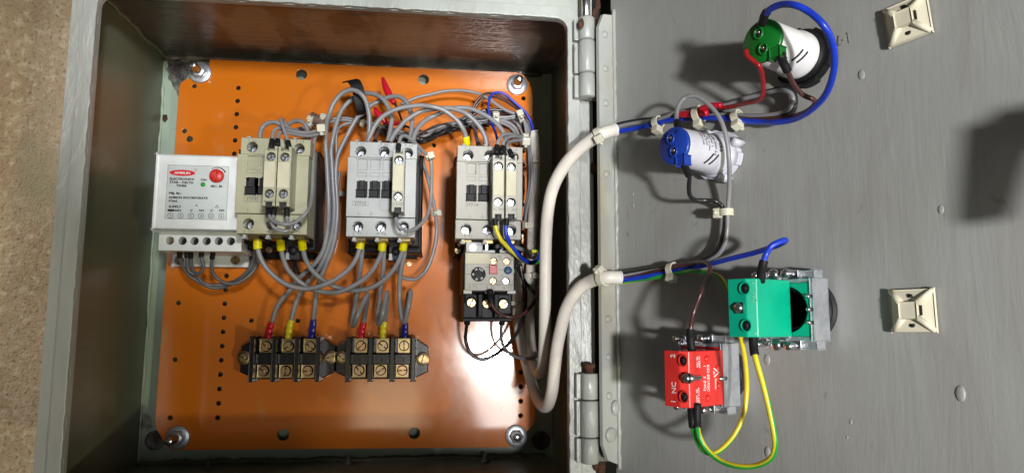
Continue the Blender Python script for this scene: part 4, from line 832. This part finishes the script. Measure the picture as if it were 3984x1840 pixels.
for lab, w, lugp, lm_ in (("grey pigtail wire under the middle contactor with a red taped lug", D1, [(1417, 1252, 20), (1409, 1278), (1406, 1316, 17)], "tape_red"),
                          ("grey pigtail wire under the middle contactor with a yellow taped lug", D2, [(1498, 1248, 20), (1491, 1276), (1490, 1316, 17)], "tape_yellow"),
                          ("grey pigtail wire under the middle contactor with a blue taped lug", D3, [(1577, 1254, 20), (1575, 1280), (1574, 1316, 17)], "tape_blue")):
    o = wire(lab, w, RW, "grey_pvc", group=GP)
    P = cr(path(lugp)); part("taped_lug", MB().tube(P, .0030, 12, taper=lambda t: (.80 + .25 * min(1, t * 4)) * (1 + .07 * math.sin(t * 21)), sx=.8), lm_, o)
    e = P[-1]; part("lug_barrel", MB().box(e.x - .0026, e.x + .0026, e.y - .001, e.y + .001, e.z - .004, e.z, .0004), "zinc", o)
wire("thick grey arch out of the first top terminal of the yellowish contactor", [(1012, 540, 58), (1016, 508), (1034, 484, 56), (1064, 476), (1092, 486), (1112, 500, 46), (1140, 508), (1180, 500, 34), (1215, 484), (1245, 474, 30)], .0017, "grey_pvc", group=GP)
wire("thick grey arch out of the third top terminal of the yellowish contactor", [(1108, 508, 38), (1122, 486, 46), (1144, 473), (1167, 472, 52), (1186, 484), (1197, 508), (1201, 542, 58)], .0017, "grey_pvc", group=GP)

# ------------------------------------------------------------------ control wires
RC = 0.00105; GC = "thin grey control wires"
BT = lambda e, L=.006: (e, L, .0019, "black_plastic")
def cw(lab, pts, m="grey_pvc", boots=(), r=RC, group=GC, **k): return wire(lab, pts, r, m, boots, group=group, **k)
cw("grey control wire from the left auxiliary block running into the white tie", [(1056, 570, 98), (1059, 545), (1063, 517), (1080, 500, 88), (1114, 506), (1151, 514, 76), (1194, 517), (1228, 511), (1250, 503, 62), (1262, 502)], boots=[BT('s', .0062)], r=.0013)
cw("lower grey control wire from the left auxiliary block, sagging to the white tie", [(1081, 562, 98), (1081, 540), (1091, 517), (1125, 519, 84), (1171, 528), (1214, 528, 70), (1246, 518), (1262, 506, 60)], boots=[BT('s', .0052)], r=.0013)
cw("grey control wire standing in a tight loop above the yellowish contactor", [(1124, 570, 98), (1116, 537), (1103, 500, 92), (1094, 470, 88), (1100, 466, 84), (1107, 480), (1122, 498, 78), (1150, 511), (1200, 519, 66), (1250, 508, 60)], boots=[BT('s', .0045)], r=.0013)
cw("grey control wire hanging down the right side of the yellowish contactor", [(1262, 506, 58), (1240, 518), (1224, 540, 66), (1219, 586), (1218, 640, 72), (1216, 700), (1213, 760, 84), (1208, 800), (1194, 825, 104), (1172, 848), (1142, 868), (1107, 873, 112), (1076, 866), (1056, 852), (1045, 832), (1043, 808, 98)], boots=[BT('e', .0085)], r=.00135)
cw("short grey jumper looping under both auxiliary blocks of the yellowish contactor", [(1068, 806, 98), (1063, 840), (1057, 868, 102), (1076, 891), (1107, 900, 102), (1124, 890), (1121, 868), (1117, 845), (1116, 808, 98)], boots=[BT('s', .0065), BT('e', .0065)], r=.0013)
cw("grey control wire looping from the top of the middle auxiliary block to its foot", [(1548, 590, 100), (1553, 556), (1560, 534, 96), (1577, 529), (1600, 543, 88), (1626, 569), (1651, 594, 76), (1671, 611), (1678, 640, 74), (1679, 704), (1675, 782, 78), (1660, 843), (1623, 885, 94), (1587, 899), (1557, 885, 102), (1542, 858), (1538, 808, 99)], boots=[BT('s', .0058), BT('e', .0075)], r=.00135)
cw("long grey control wire falling behind the middle contactor and curling to its coil", [(1608, 540, 40), (1630, 590), (1648, 640, 30), (1666, 700), (1680, 760, 32), (1693, 824), (1699, 885, 36), (1695, 940), (1681, 997), (1659, 1048, 34), (1627, 1080), (1597, 1087), (1567, 1078, 40), (1548, 1050), (1541, 1000, 48)], boots=[BT('e', .007)], r=.0015)
cw("thin grey wire in the upper loom behind the power arches", [(1290, 463, 26), (1337, 460), (1386, 466), (1411, 469), (1460, 484, 22), (1540, 508), (1600, 520), (1650, 518), (1714, 494), (1765, 482), (1787, 480, 24), (1836, 474), (1879, 471), (1912, 464), (1945, 458), (1985, 455), (2012, 450), (2040, 452, 26)], r=.0012)
cw("second thin grey wire in the upper loom below the first", [(1262, 478, 28), (1300, 472), (1340, 468), (1390, 474), (1430, 480, 20), (1500, 500), (1580, 532), (1640, 528), (1700, 504), (1750, 490), (1800, 486), (1850, 482), (1900, 474), (1935, 466), (1980, 462), (2020, 456, 24)], r=.0012)
cw("grey wire rising from the middle wire bundle into the upper loom", [(1312, 640, 22), (1308, 560), (1313, 510, 24), (1331, 489), (1369, 477), (1411, 475), (1470, 492, 20)], r=.0012)
cw("dark wire in the upper loom with a glossy sheen", [(1430, 476, 16), (1500, 520), (1560, 545), (1634, 556, 14), (1686, 540), (1729, 506), (1780, 477, 22), (1830, 452), (1873, 433), (1910, 427), (1956, 430), (1995, 443), (2028, 455, 24)], m="black_pvc", r=.0012)
cw("second dark wire sagging below the loom right of the arches", [(1620, 560, 12), (1650, 548), (1690, 532), (1735, 512), (1770, 492), (1810, 476, 16), (1850, 462), (1890, 458)], m="black_pvc", r=.0016)
cw("grey wire arching alone across the orange plate to the right loom", [(1560, 406, 22), (1583, 397), (1623, 380), (1671, 369, 20), (1723, 357), (1771, 353), (1807, 354), (1847, 361), (1876, 371), (1904, 387), (1933, 409), (1967, 429), (1996, 441), (2030, 452, 26)], r=.0014)
for i, (lab, pts) in enumerate((("upper brown wire arching into the right hand white cable", [(1815, 460, 20), (1824, 443), (1841, 417), (1859, 389), (1881, 369), (1910, 363, 26), (1944, 371), (1979, 389), (2007, 409), (2033, 431), (2059, 460, 26), (2073, 489), (2078, 520, 22)]),
                               ("lower brown wire arching just under the upper one", [(1828, 450, 18), (1848, 420), (1872, 390), (1900, 378), (1930, 379, 22), (1965, 393), (1998, 415), (2025, 437), (2050, 466, 24), (2066, 495), (2074, 522, 22)]))):
    cw(lab, pts, m="brown_pvc", group="coloured wires of the right hand cable")
cw("dark blue wire bent over at the upper right of the plate", [(1939, 560, 40), (1927, 515), (1914, 483), (1904, 446, 32), (1900, 415), (1906, 383), (1916, 366), (1939, 360, 30), (1967, 369), (1993, 391), (2016, 411), (2041, 434), (2061, 465, 27), (2070, 495), (2076, 522, 22)], m="blue_pvc", group="coloured wires of the right hand cable")
cw("grey wire from the left boot of the right contactor to the tie", [(1931, 592, 100), (1933, 578), (1939, 549, 96), (1956, 526), (1984, 522, 84), (2013, 527), (2042, 537, 62), (2056, 556), (2064, 600, 40), (2069, 646), (2068, 716), (2060, 769), (2049, 815), (2042, 865, 20)], boots=[BT('s', .0064)], r=.0013)
cw("grey numbered wire from the middle boot of the right contactor to the tie", [(1952, 592, 100), (1955, 577), (1961, 551, 94), (1979, 535), (2007, 531, 80), (2040, 542, 60), (2052, 566), (2059, 610, 38), (2061, 670), (2058, 740), (2046, 800), (2040, 850, 18)], boots=[BT('s', .0064)], r=.0013)
cw("grey wire from the right boot of the right contactor to the tie", [(1991, 604, 100), (1983, 588), (1974, 569, 96), (1978, 556), (1999, 549, 80), (2030, 546), (2052, 545, 58)], boots=[BT('s', .005)], r=.0013)
cw("grey wire pair curving down from the loom to the right side, upper strand", [(1930, 466, 26), (1968, 474), (1994, 488), (2010, 508, 22), (2024, 545), (2034, 580, 14)], r=.0013)
cw("grey wire pair curving down from the loom to the right side, lower strand", [(1934, 474, 26), (1965, 484), (1988, 498), (2004, 518, 20), (2010, 548, 14)], r=.0013)
for i, (dx, lab) in enumerate(((0, "front"), (7, "middle"), (14, "rear"))):
    cw("grey loom wire turning down beside the white cable, %s of three" % lab, [(2012 + dx * .3, 452 + dx, 30 - i * 3), (2034 + dx * .6, 462 + dx), (2043 + dx, 490), (2047 + dx, 515), (2044 + dx * .8, 540), (2050 + dx * .6, 570, 30)], r=.0012, m="grey_pvc" if i != 2 else "dark_grey_pvc")
cw("small grey stub wire left of the middle contactor", [(1322, 667, 14), (1317, 709), (1314, 752), (1316, 800), (1316, 860, 10), (1308, 930), (1294, 985)], r=.0011)
cw("short dark wire from the coil terminal top of the middle contactor", [(1458, 556, 60), (1464, 530), (1476, 505, 30), (1482, 492)], m="dark_grey_pvc", boots=[BT('s', .004)], r=.0013)
cw("short dark wire from the coil terminal top of the right contactor", [(1862, 566, 60), (1856, 545), (1850, 520), (1846, 500, 26), (1835, 482)], m="dark_grey_pvc", boots=[BT('s', .004)], r=.0015)
cw("dark wire under the yellowish contactor coil terminal", [(1140, 990, 50), (1141, 1030), (1148, 1070, 30), (1164, 1100), (1190, 1115, 20)], m="black_pvc", boots=[BT('s', .006)], r=.0012)
cw("second dark wire under the yellowish contactor coil terminal", [(1150, 990, 50), (1153, 1030), (1168, 1068, 26), (1200, 1062), (1240, 1028, 22)], m="black_pvc", boots=[BT('s', .006)], r=.0012)
random.seed(21)
base_a = [(1400, 470), (1440, 484), (1490, 506), (1545, 530), (1600, 536), (1650, 532), (1700, 512), (1750, 494), (1800, 486), (1850, 478), (1900, 470)]
for i in range(15):
    dy = random.uniform(-16, 20); a0 = random.randint(0, 3); a1 = random.randint(7, 11)
    pts = [(x + random.uniform(-5, 5), y + dy + random.uniform(-9, 9), random.uniform(8, 26)) for x, y in base_a[a0:a1]]
    cw("thin wire in the tangled loom running behind the power arches", pts, m=("grey_pvc", "dark_grey_pvc", "black_pvc", "brown_pvc", "black_pvc")[i % 5], r=random.uniform(.0009, .0013), group="tangled loom wires behind the arches")
base_b = [(1790, 470), (1840, 452), (1890, 444), (1940, 452), (1985, 462), (2018, 482), (2036, 520), (2044, 570)]
for i in range(6):
    dy = random.uniform(-12, 16); a0 = random.randint(0, 3)
    pts = [(x + random.uniform(-5, 5), y + dy + random.uniform(-8, 8), random.uniform(10, 26)) for x, y in base_b[a0:]]
    cw("thin wire in the loom sweeping round the upper right plate corner", pts, m=("grey_pvc", "dark_grey_pvc", "brown_pvc")[i % 3], r=random.uniform(.0009, .0013), group="loom wires at the upper right plate corner")
# timer wires
GT = "dark grey wires at the foot of the timer"; M = "dark_grey_pvc"; R = .00135
cw("leftmost timer wire sweeping below the others to the right", [(698, 980, 42), (700, 1005), (707, 1027), (721, 1053), (741, 1076, 32), (772, 1095), (803, 1112), (834, 1120), (873, 1115, 26), (912, 1100), (943, 1075), (966, 1050), (982, 1022), (989, 991, 34), (990, 950, 30)], m=M, boots=[BT('s', .0045)], r=R, group=GT)
cw("short timer jumper curling back up to the third terminal", [(727, 980, 42), (728, 1011), (728, 1034), (736, 1055), (755, 1067, 36), (773, 1064), (787, 1050), (792, 1030), (784, 1003), (784, 980, 42)], m=M, boots=[BT('s', .0045), BT('e', .0038)], r=R, group=GT)
cw("timer wire second from the left joining the long sweep", [(742, 980, 42), (743, 1007), (747, 1038), (758, 1061), (772, 1081, 32), (790, 1099), (815, 1108), (850, 1109), (888, 1103, 26), (930, 1084), (972, 1053), (996, 1014), (1000, 980, 32), (1000, 950, 30)], m=M, boots=[BT('s', .005)], r=R, group=GT)
cw("rightmost timer wire making its own deep curve", [(829, 980, 42), (825, 1007), (823, 1034), (828, 1059), (845, 1083, 34), (870, 1098), (896, 1104), (927, 1099), (957, 1081), (983, 1057, 30), (1001, 1025), (1008, 990), (1008, 955, 30)], m=M, boots=[BT('s', .0055)], r=R, group=GT)
# right contactor and relay wires
GR = "wires of the overload relay"
wire("yellow-green wire from the auxiliary block curving into the cable bundle", [(1926, 836, 102), (1926, 858), (1930, 890), (1946, 928, 100), (1969, 955), (1999, 984, 92), (2027, 1008), (2059, 1023, 70), (2087, 1020), (2102, 1002), (2092, 981, 50), (2068, 975)], .00155, "yg", [BT('s', .0075)], group=GR)
wire("blue wire from the auxiliary block curving into the cable bundle", [(1973, 836, 102), (1971, 866), (1968, 891), (1972, 919, 100), (1988, 954), (2013, 986, 92), (2038, 1011), (2069, 1021, 74), (2090, 1008), (2098, 985, 56)], .00155, "blue_pvc", [BT('s', .0075)], group=GR)
wire("grey wire above the relay bending right into the bundle", [(1932, 985, 66), (1933, 962), (1945, 952, 74), (1967, 952), (2002, 961), (2038, 974, 60), (2062, 996), (2080, 1004, 48)], .0016, "grey_pvc", [('s', .007, .0024, "black_plastic")], group=GR)
wire("black wire from the right side of the relay to the bundle", [(2008, 1030, 60), (2017, 1048), (2031, 1078), (2055, 1113), (2080, 1141), (2104, 1176, 34)], .0014, "black_pvc", group=GR)
wire("long black wire looping from beside the relay to its first lower terminal", [(2024, 1028, 56), (2033, 1078), (2044, 1127, 54), (2045, 1180), (2036, 1233), (2017, 1284, 44), (1990, 1324), (1962, 1352), (1925, 1380, 34), (1885, 1397), (1847, 1388), (1822, 1358), (1811, 1318, 34), (1814, 1280), (1820, 1236, 46)], .0014, "black_pvc", [('e', .0055, .0024, "black_plastic")], group=GR)
wire("dark brown wire looping out of the middle relay terminal", [(1907, 1136, 82), (1909, 1160, 80), (1918, 1192), (1939, 1216, 78), (1967, 1230), (2002, 1233, 76), (2038, 1219), (2069, 1187, 66), (2086, 1152), (2094, 1115, 50)], .0013, "brown_pvc", [('s', .0085, .0024, "black_plastic")], group=GR)
wire("dark grey wire from the third relay terminal sweeping right to the cable", [(1956, 1236, 46), (1951, 1268), (1949, 1305), (1960, 1348, 40), (1988, 1378), (2030, 1394, 44), (2065, 1392), (2102, 1380, 52)], .0013, "dark_grey_pvc", [('s', .0055, .0024, "black_plastic")], group=GR)

# ------------------------------------------------------------------ white sheathed cables (from the plate to the door)
def mixed(pl, do): return path(pl) + [FD @ p for p in path(do, FD)]
def sheath(label, pts, r, ends):
    P = cr(pts, 6); t = thing("sheathed_cable", label, "cable", P[len(P) // 2], FP, "white sheathed cables from the box to the door")
    part("sheath", MB().tube(P, r, 18), "white_sheath", t)
    for e in ends:
        q = P[::-1] if e == 'e' else P; d = (q[0] - q[2]).normalized()
        part("cut_end", MB().tube([q[0] - d * .001, q[0] + d * .0003, q[0] + d * .0006], r * 1.04, 18).tube([q[0] + d * .0004, q[0] + d * .0008], r * .78, 14, mi=1), ["sheath_white", "dark_hole"], t)
    return t, P
RS = .0042
s1, SP1 = sheath("upper white cable bridging from the box over the hinge side to the indicator lamps",
    mixed([(2074, 512, 22), (2081, 560, 20), (2084, 640), (2083, 722, 16), (2076, 800), (2071, 883, 14), (2067, 1004), (2063, 1125, 16), (2060, 1246), (2066, 1340, 26), (2078, 1415, 44), (2097, 1452, 66), (2112, 1420, 86), (2118, 1330, 98), (2120, 1200, 108), (2122, 1050), (2124, 930, 118), (2132, 820), (2150, 735, 132), (2185, 662), (2232, 602, 150), (2285, 556, 156)], [(2340, 523, 24), (2392, 506, 15)]), RS, "se")
s2, SP2 = sheath("lower white cable hanging in a deep loop and bridging to the push buttons",
    mixed([(2022, 1010, 16), (2014, 1070, 14), (2012, 1150), (2014, 1230, 16), (2024, 1310), (2040, 1385, 26), (2058, 1450), (2078, 1520, 50), (2104, 1572, 80), (2128, 1578, 96), (2146, 1530, 110), (2156, 1450, 116), (2166, 1360, 122), (2184, 1270), (2208, 1190, 134), (2248, 1128), (2298, 1094, 150)], [(2355, 1080, 22), (2411, 1080, 14)]), RS, "e")
pm_ = at(2069, 930, -.0185); part("lettering", MB().text("1100V 03 6500", .0030, (pm_.x + .0008, pm_.y - .0005, pm_.z - .012), (-.05, 0, 1), (-1, 0, -.05)), "cable_print", s1)

# ------------------------------------------------------------------ strap, tapes, red terminals
P = cr([at(1372, 338, -.050), at(1390, 352, -.066), at(1400, 385, -.0665), at(1408, 420, -.058), at(1412, 448, -.046), at(1398, 462, -.036), at(1372, 430, -.030), at(1352, 370, -.034), at(1350, 335, -.042), at(1362, 325, -.050)], 6)
t = thing("black_strap", "black band wrapped round the grey wires at the top of the plate", "band", P[0])
mb = MB(); hw_ = .0046; vs = []; cen = sum(P, Vector()) / len(P)
pts = [at(1353, 318, -.036), at(1362, 312, -.046), at(1378, 318, -.0545), at(1391, 345, -.0562), at(1400, 380, -.0555), at(1408, 412, -.0535), at(1414, 436, -.050), at(1410, 448, -.042)]
Q = cr(pts, 5); wdir = (at(1420, 336, -.05) - at(1375, 346, -.05)).normalized()
for q in Q: vs += [q - wdir * .0045, q + wdir * .0045]
for i in range(len(Q)):
    tt = (Q[min(i + 1, len(Q) - 1)] - Q[max(i - 1, 0)]).normalized(); nn_ = tt.cross(wdir).normalized()
    vs[2 * i] = Q[i] - wdir * .0046; vs[2 * i + 1] = Q[i] + wdir * .0046
n_ = len(vs); th = Vector((0, .0016, 0)); vs2 = [v + th for v in vs]
fs = [(2 * i, 2 * i + 1, 2 * i + 3, 2 * i + 2) for i in range(len(Q) - 1)]
fs2 = [tuple(k + n_ for k in f[::-1]) for f in fs]; sd = []
for i in range(len(Q) - 1): sd += [(2 * i, 2 * i + 2, 2 * i + 2 + n_, 2 * i + n_), (2 * i + 1, 2 * i + 1 + n_, 2 * i + 3 + n_, 2 * i + 3)]
sd += [(0, n_, n_ + 1, 1), (n_ - 2, n_ - 1, 2 * n_ - 1, 2 * n_ - 2)]
part("band", mb.add(vs + vs2, fs + fs2 + sd), "black_plastic", t)
bk = [q + Vector((0, .016, 0)) for q in Q[4:-4]]; vs = []
for q in bk: vs += [q - wdir * .0046, q + wdir * .0046]
n_ = len(vs); vs2 = [v + Vector((0, .0012, 0)) for v in vs]; fs = [(2 * i, 2 * i + 1, 2 * i + 3, 2 * i + 2) for i in range(len(bk) - 1)]
sd = [f for i in range(len(bk) - 1) for f in ((2 * i, 2 * i + 2, 2 * i + 2 + n_, 2 * i + n_), (2 * i + 1, 2 * i + 1 + n_, 2 * i + 3 + n_, 2 * i + 3))]
part("band_back", MB().add(vs + vs2, fs + [tuple(k + n_ for k in f[::-1]) for f in fs] + sd), "bakelite", t)
mb = MB(); P = cr(path([(1212, 463, 30), (1222, 466), (1236, 472, 32), (1250, 480), (1262, 492, 34)]), 6)
mb.tube(P, .0042, 14, taper=lambda u: 1 + .22 * math.sin(u * 34) + .15 * noise.noise((u * 14, 0, 0)), sx=1.0)
single("tape_wrap", mb, "tape_brown", "crumpled brown tape wrapped round the wires between the ties", "tape", P[0])
def red_term(label, pts, r, tail):
    P = cr(path(pts)); o = single("insulated_terminal", MB().tube(P, r, 12, taper=lambda u: .55 + .55 * math.sin(min(1, u * 1.15) * math.pi * .8)), "tape_red", label, "terminal", P[0], FP, "red insulated terminals in the loom")
    if tail: part("wire_tail", MB().tube(cr(path(tail)), .0010, 8), "brown_pvc", o)
red_term("red insulated terminal pointing up over the plate", [(1489, 306, 34), (1497, 331), (1508, 357, 40), (1520, 382), (1534, 401, 44)], .0026, [(1533, 399, 44), (1545, 420, 34), (1560, 460, 18), (1572, 500, 12)])
red_term("red insulated terminal lying half under the front power arch", [(1459, 420, 34), (1468, 440), (1486, 460, 34), (1500, 478)], .0026, None)
red_term("red insulated terminal lying flat between the grey wires", [(1494, 478, 30), (1512, 481), (1530, 481), (1553, 478, 26)], .0018, [(1550, 479, 26), (1600, 500, 14), (1640, 512, 10)])

# ------------------------------------------------------------------ cable ties on the plate
A3 = lambda px, py, d: at(px, py, -d / 1000)
def ptie(label, c, h, d, ax, R=.0034, size=.0040): cc = A3(*c, d); hh = A3(*h, d + 3); tie(label, cc, hh, ax, R, FP, size)
ptie("white tie head left of the brown tape", (1206, 482), (1206, 466), 31, (1, 0, -.2), .0030)
ptie("white tie head right above the brown tape", (1257, 474), (1256, 458), 31, (1, 0, -.2), .0030)
ptie("large white tie gathering the wires right of the yellowish contactor", (1254, 508), (1266, 503), 64, (1, 0, .1), .0030, .0052)
ptie("small tie on the loom below the black strap", (1412, 474), (1411, 482), 22, (1, 0, -.1), .0026, .0032)
ptie("square tie head standing up from the loom near the blue wire", (1930, 466), (1928, 446), 26, (1, 0, .1), .0028, .0046)
ptie("white tie ring holding the loom at the upper right corner", (2022, 456), (2042, 442), 28, (1, 0, .4), .0042, .0046)
ptie("white tie joining the three grey wires to the white cable", (2044, 540), (2054, 546), 62, (1, 0, 0), .0034, .0052)
ptie("tie round the white cable at the height of the label panels", (2079, 632), (2064, 632), 20, (0, 0, 1), .0056, .0030)
ptie("tie round the white cable level with the lower terminals", (2068, 880), (2050, 882), 16, (0, 0, 1), .0050, .0044)
ptie("tie stub left of the middle contactor", (1316, 756), (1328, 756), 14, (0, 0, 1), .0022, .0036)
ptie("greenish tie on the grey wire at the upper right of the middle contactor", (1672, 612), (1672, 600), 76, (.4, 0, -1), .0026, .0042)
ptie("tie on the long grey wire halfway between the middle and right contactors", (1694, 832), (1704, 833), 33, (.1, 0, -1), .0024, .0038)
ptie("tie round the white cable beside the relay dial", (2064, 1074), (2072, 1076), 18, (0, 0, 1), .0050, .0044)
ptie("tie round the lower white cable beside the relay terminals", (2013, 1180), (2000, 1182), 18, (0, 0, 1), .0048, .0030)

# ================================================================== WIRES ON THE DOOR
GD = "wires on the door"
def dw(lab, pts, m, boots=(), r=.00125, **k): return wire(lab, pts, r, m, boots, FD, GD, **k)
DB = lambda e, L=.007: (e, L, .0021, "black_plastic")
dw("grey wire out of the upper cable folding back beside the green lamp", [(2385, 500, 15), (2434, 486), (2501, 475, 8), (2555, 467), (2595, 453), (2622, 441, 8), (2662, 432), (2740, 420), (2824, 409, 8), (2891, 386), (2972, 365), (3035, 352, 8), (3073, 362), (3085, 388), (3068, 424), (3015, 445, 6), (2923, 452), (2863, 447, 5), (2740, 448)], "grey_pvc")
dw("black wire out of the upper cable folding back beside the grey one", [(2385, 492, 14), (2434, 479), (2501, 468, 6), (2555, 463), (2600, 462), (2700, 452), (2800, 424, 6), (2862, 402), (2930, 376), (3000, 356), (3042, 346, 6), (3080, 354), (3093, 392), (3078, 436), (3018, 456, 4), (2930, 461), (2850, 452, 4), (2780, 440), (2700, 452)], "black_pvc", r=.0015)
dw("bright blue wire swinging in a big loop round the green lamp", [(2390, 514, 15), (2461, 502), (2536, 486, 8), (2608, 468), (2649, 464), (2783, 460, 7), (2824, 462), (2891, 471), (2972, 476, 7), (3014, 477), (3085, 466, 12), (3150, 433), (3208, 375, 26), (3238, 303), (3247, 224, 40), (3234, 155), (3202, 97, 52), (3147, 47), (3093, 22, 56), (3044, 19), (3003, 33, 52), (2978, 56), (2968, 84, 46)], "blue_pvc", [DB('e', .0062)], r=.00155)
dw("red wire from the green lamp down into the red splices", [(2903, 196, 42), (2907, 218, 42), (2935, 241), (2957, 264, 38), (2968, 315), (2968, 368, 22), (2950, 392), (2900, 403), (2850, 415, 9), (2790, 420, 8)], "red_pvc", r=.0012)
dw("brown wire from the green lamp joining the blue loop", [(3040, 222, 38), (3048, 246), (3063, 275, 32), (3087, 327), (3123, 369, 20), (3168, 391), (3160, 418, 10), (3105, 448), (3014, 460, 6), (2900, 463), (2830, 455, 5)], "brown_pvc", [DB('s', .0085)])
for lab, pts, r in (("longer red taped splice under the middle tie on the door", [(2640, 447, 11), (2670, 445), (2700, 443), (2730, 441), (2752, 440, 11)], .0022), ("shorter red taped splice above the longer one", [(2722, 428, 11), (2750, 415), (2780, 411), (2806, 409, 11)], .0017)):
    P = cr(path(pts, FD)); single("taped_splice", MB().tube(P, r, 12, taper=lambda u: .8 + .25 * math.sin(u * 3.1) + .1 * noise.noise((u * 8, r * 999, 0))), "tape_red", lab, "splice", P[0], FD, "red taped splices on the door")
dw("grey wire rising from the blue lamp and running down beside it", [(2640, 512, 40), (2635, 480), (2631, 451, 34), (2639, 414), (2660, 385, 26), (2689, 374), (2719, 380), (2756, 407, 22), (2789, 444), (2813, 490, 20), (2829, 555), (2836, 623, 16), (2838, 691), (2836, 759, 9), (2831, 827, 7), (2829, 895), (2818, 954, 7), (2788, 995), (2743, 1016, 6), (2675, 1026), (2607, 1036), (2516, 1055, 8), (2416, 1072, 14)], "grey_pvc", [DB('s', .0085)])
dw("black wire from the foot of the blue lamp bending down to the lower bundle", [(2660, 640, 38), (2672, 663), (2682, 692, 30), (2680, 730), (2685, 762, 24), (2705, 778), (2743, 780, 14), (2784, 783), (2810, 804, 7), (2820, 840), (2816, 895), (2800, 952, 6), (2766, 996), (2720, 1016, 6), (2640, 1030), (2607, 1034), (2516, 1050, 8), (2416, 1068, 14)], "black_pvc", [DB('s', .0085)])
dw("brown wire out of the lower cable turning down to the red contact block", [(2412, 1081, 14), (2516, 1060, 8), (2607, 1041), (2675, 1026, 9), (2720, 1019), (2748, 1022, 16), (2762, 1040), (2757, 1072, 24), (2743, 1100), (2728, 1137, 36), (2699, 1214), (2687, 1276, 40), (2686, 1312), (2690, 1352, 38)], "brown_pvc", [('e', .0098, .0021, "black_plastic")])
dw("blue wire out of the lower cable doubling back to the green contact block", [(2412, 1092, 14), (2561, 1067, 8), (2630, 1054, 7), (2698, 1041), (2766, 1026, 7), (2834, 1008), (2924, 986, 14), (2983, 968), (3022, 955, 22), (3048, 942), (3056, 935, 32), (3040, 938), (3003, 956, 40), (2981, 988), (2970, 1022, 42), (2962, 1060), (2960, 1085, 40)], "blue_pvc", [('e', .0092, .0021, "black_plastic")], r=.00145)
dw("long yellow-green wire from the lower cable passing between the contact blocks", [(2412, 1100, 13), (2471, 1091, 9), (2561, 1077), (2634, 1063, 8), (2698, 1054, 12), (2766, 1064), (2812, 1090, 16), (2847, 1176), (2867, 1255, 18), (2885, 1327), (2900, 1413, 20), (2905, 1516), (2893, 1611, 24), (2857, 1690), (2808, 1745, 32), (2769, 1763), (2730, 1745, 38), (2703, 1690), (2694, 1640, 42), (2690, 1578, 40)], "yg", [('e', .0105, .0021, "black_plastic")])
dw("looser yellow-green wire hanging from the green contact block to the red one", [(2930, 1306, 40), (2932, 1350), (2940, 1395, 42), (2966, 1485), (2990, 1579, 40), (3010, 1674), (3016, 1735, 38), (2998, 1782), (2942, 1810, 36), (2871, 1812), (2802, 1790, 38), (2748, 1745), (2719, 1690, 42), (2712, 1640), (2712, 1580, 40)], "yg", [('s', .0092, .0021, "black_plastic"), ('e', .0105, .0021, "black_plastic")], r=.00135)
def dtie(label, c, h, d, ax, R=.0034, size=.0046): tie(label, dr(*c, d / 1000), dr(*h, (d + 1) / 1000), ax, R, FD, size, "nylon cable ties on the door")
dtie("left nylon tie on the upper wire bundle of the door", (2559, 478), (2563, 494), 8, (1, 0, .12), .0032)
dtie("nylon tie across the red splices on the door", (2720, 446), (2720, 476), 10, (1, 0, .1), .0042)
dtie("right nylon tie on the upper wire bundle of the door", (2870, 458), (2866, 472), 7, (1, 0, .25), .0034)
dtie("nylon tie lying sideways on the pair of wires below the blue lamp", (2826, 827), (2796, 827), 8, (0, 0, 1), .0030)
dtie("nylon tie on the lower wire bundle left of the contact blocks", (2617, 1050), (2612, 1066), 8, (1, 0, .12), .0036)


for lab, P, k, (hx, hy) in (("tie near the end of the upper white cable", SP1, len(SP1) - 8, (2335, 535)), ("tie near the end of the lower white cable", SP2, len(SP2) - 8, (2352, 1062))):
    c = P[k]; ax = (P[k + 1] - P[k - 1]).normalized(); d = ray(hx, hy); s = (c - CAM).dot(ax.cross(Vector((0, 0, 1)))) ; hh = CAM + d * ((c - CAM).length / d.length) + Vector((0, -.004, 0))
    tie(lab, c, hh, ax, RS + .0002, FP, .0046, "ties at the cable ends")
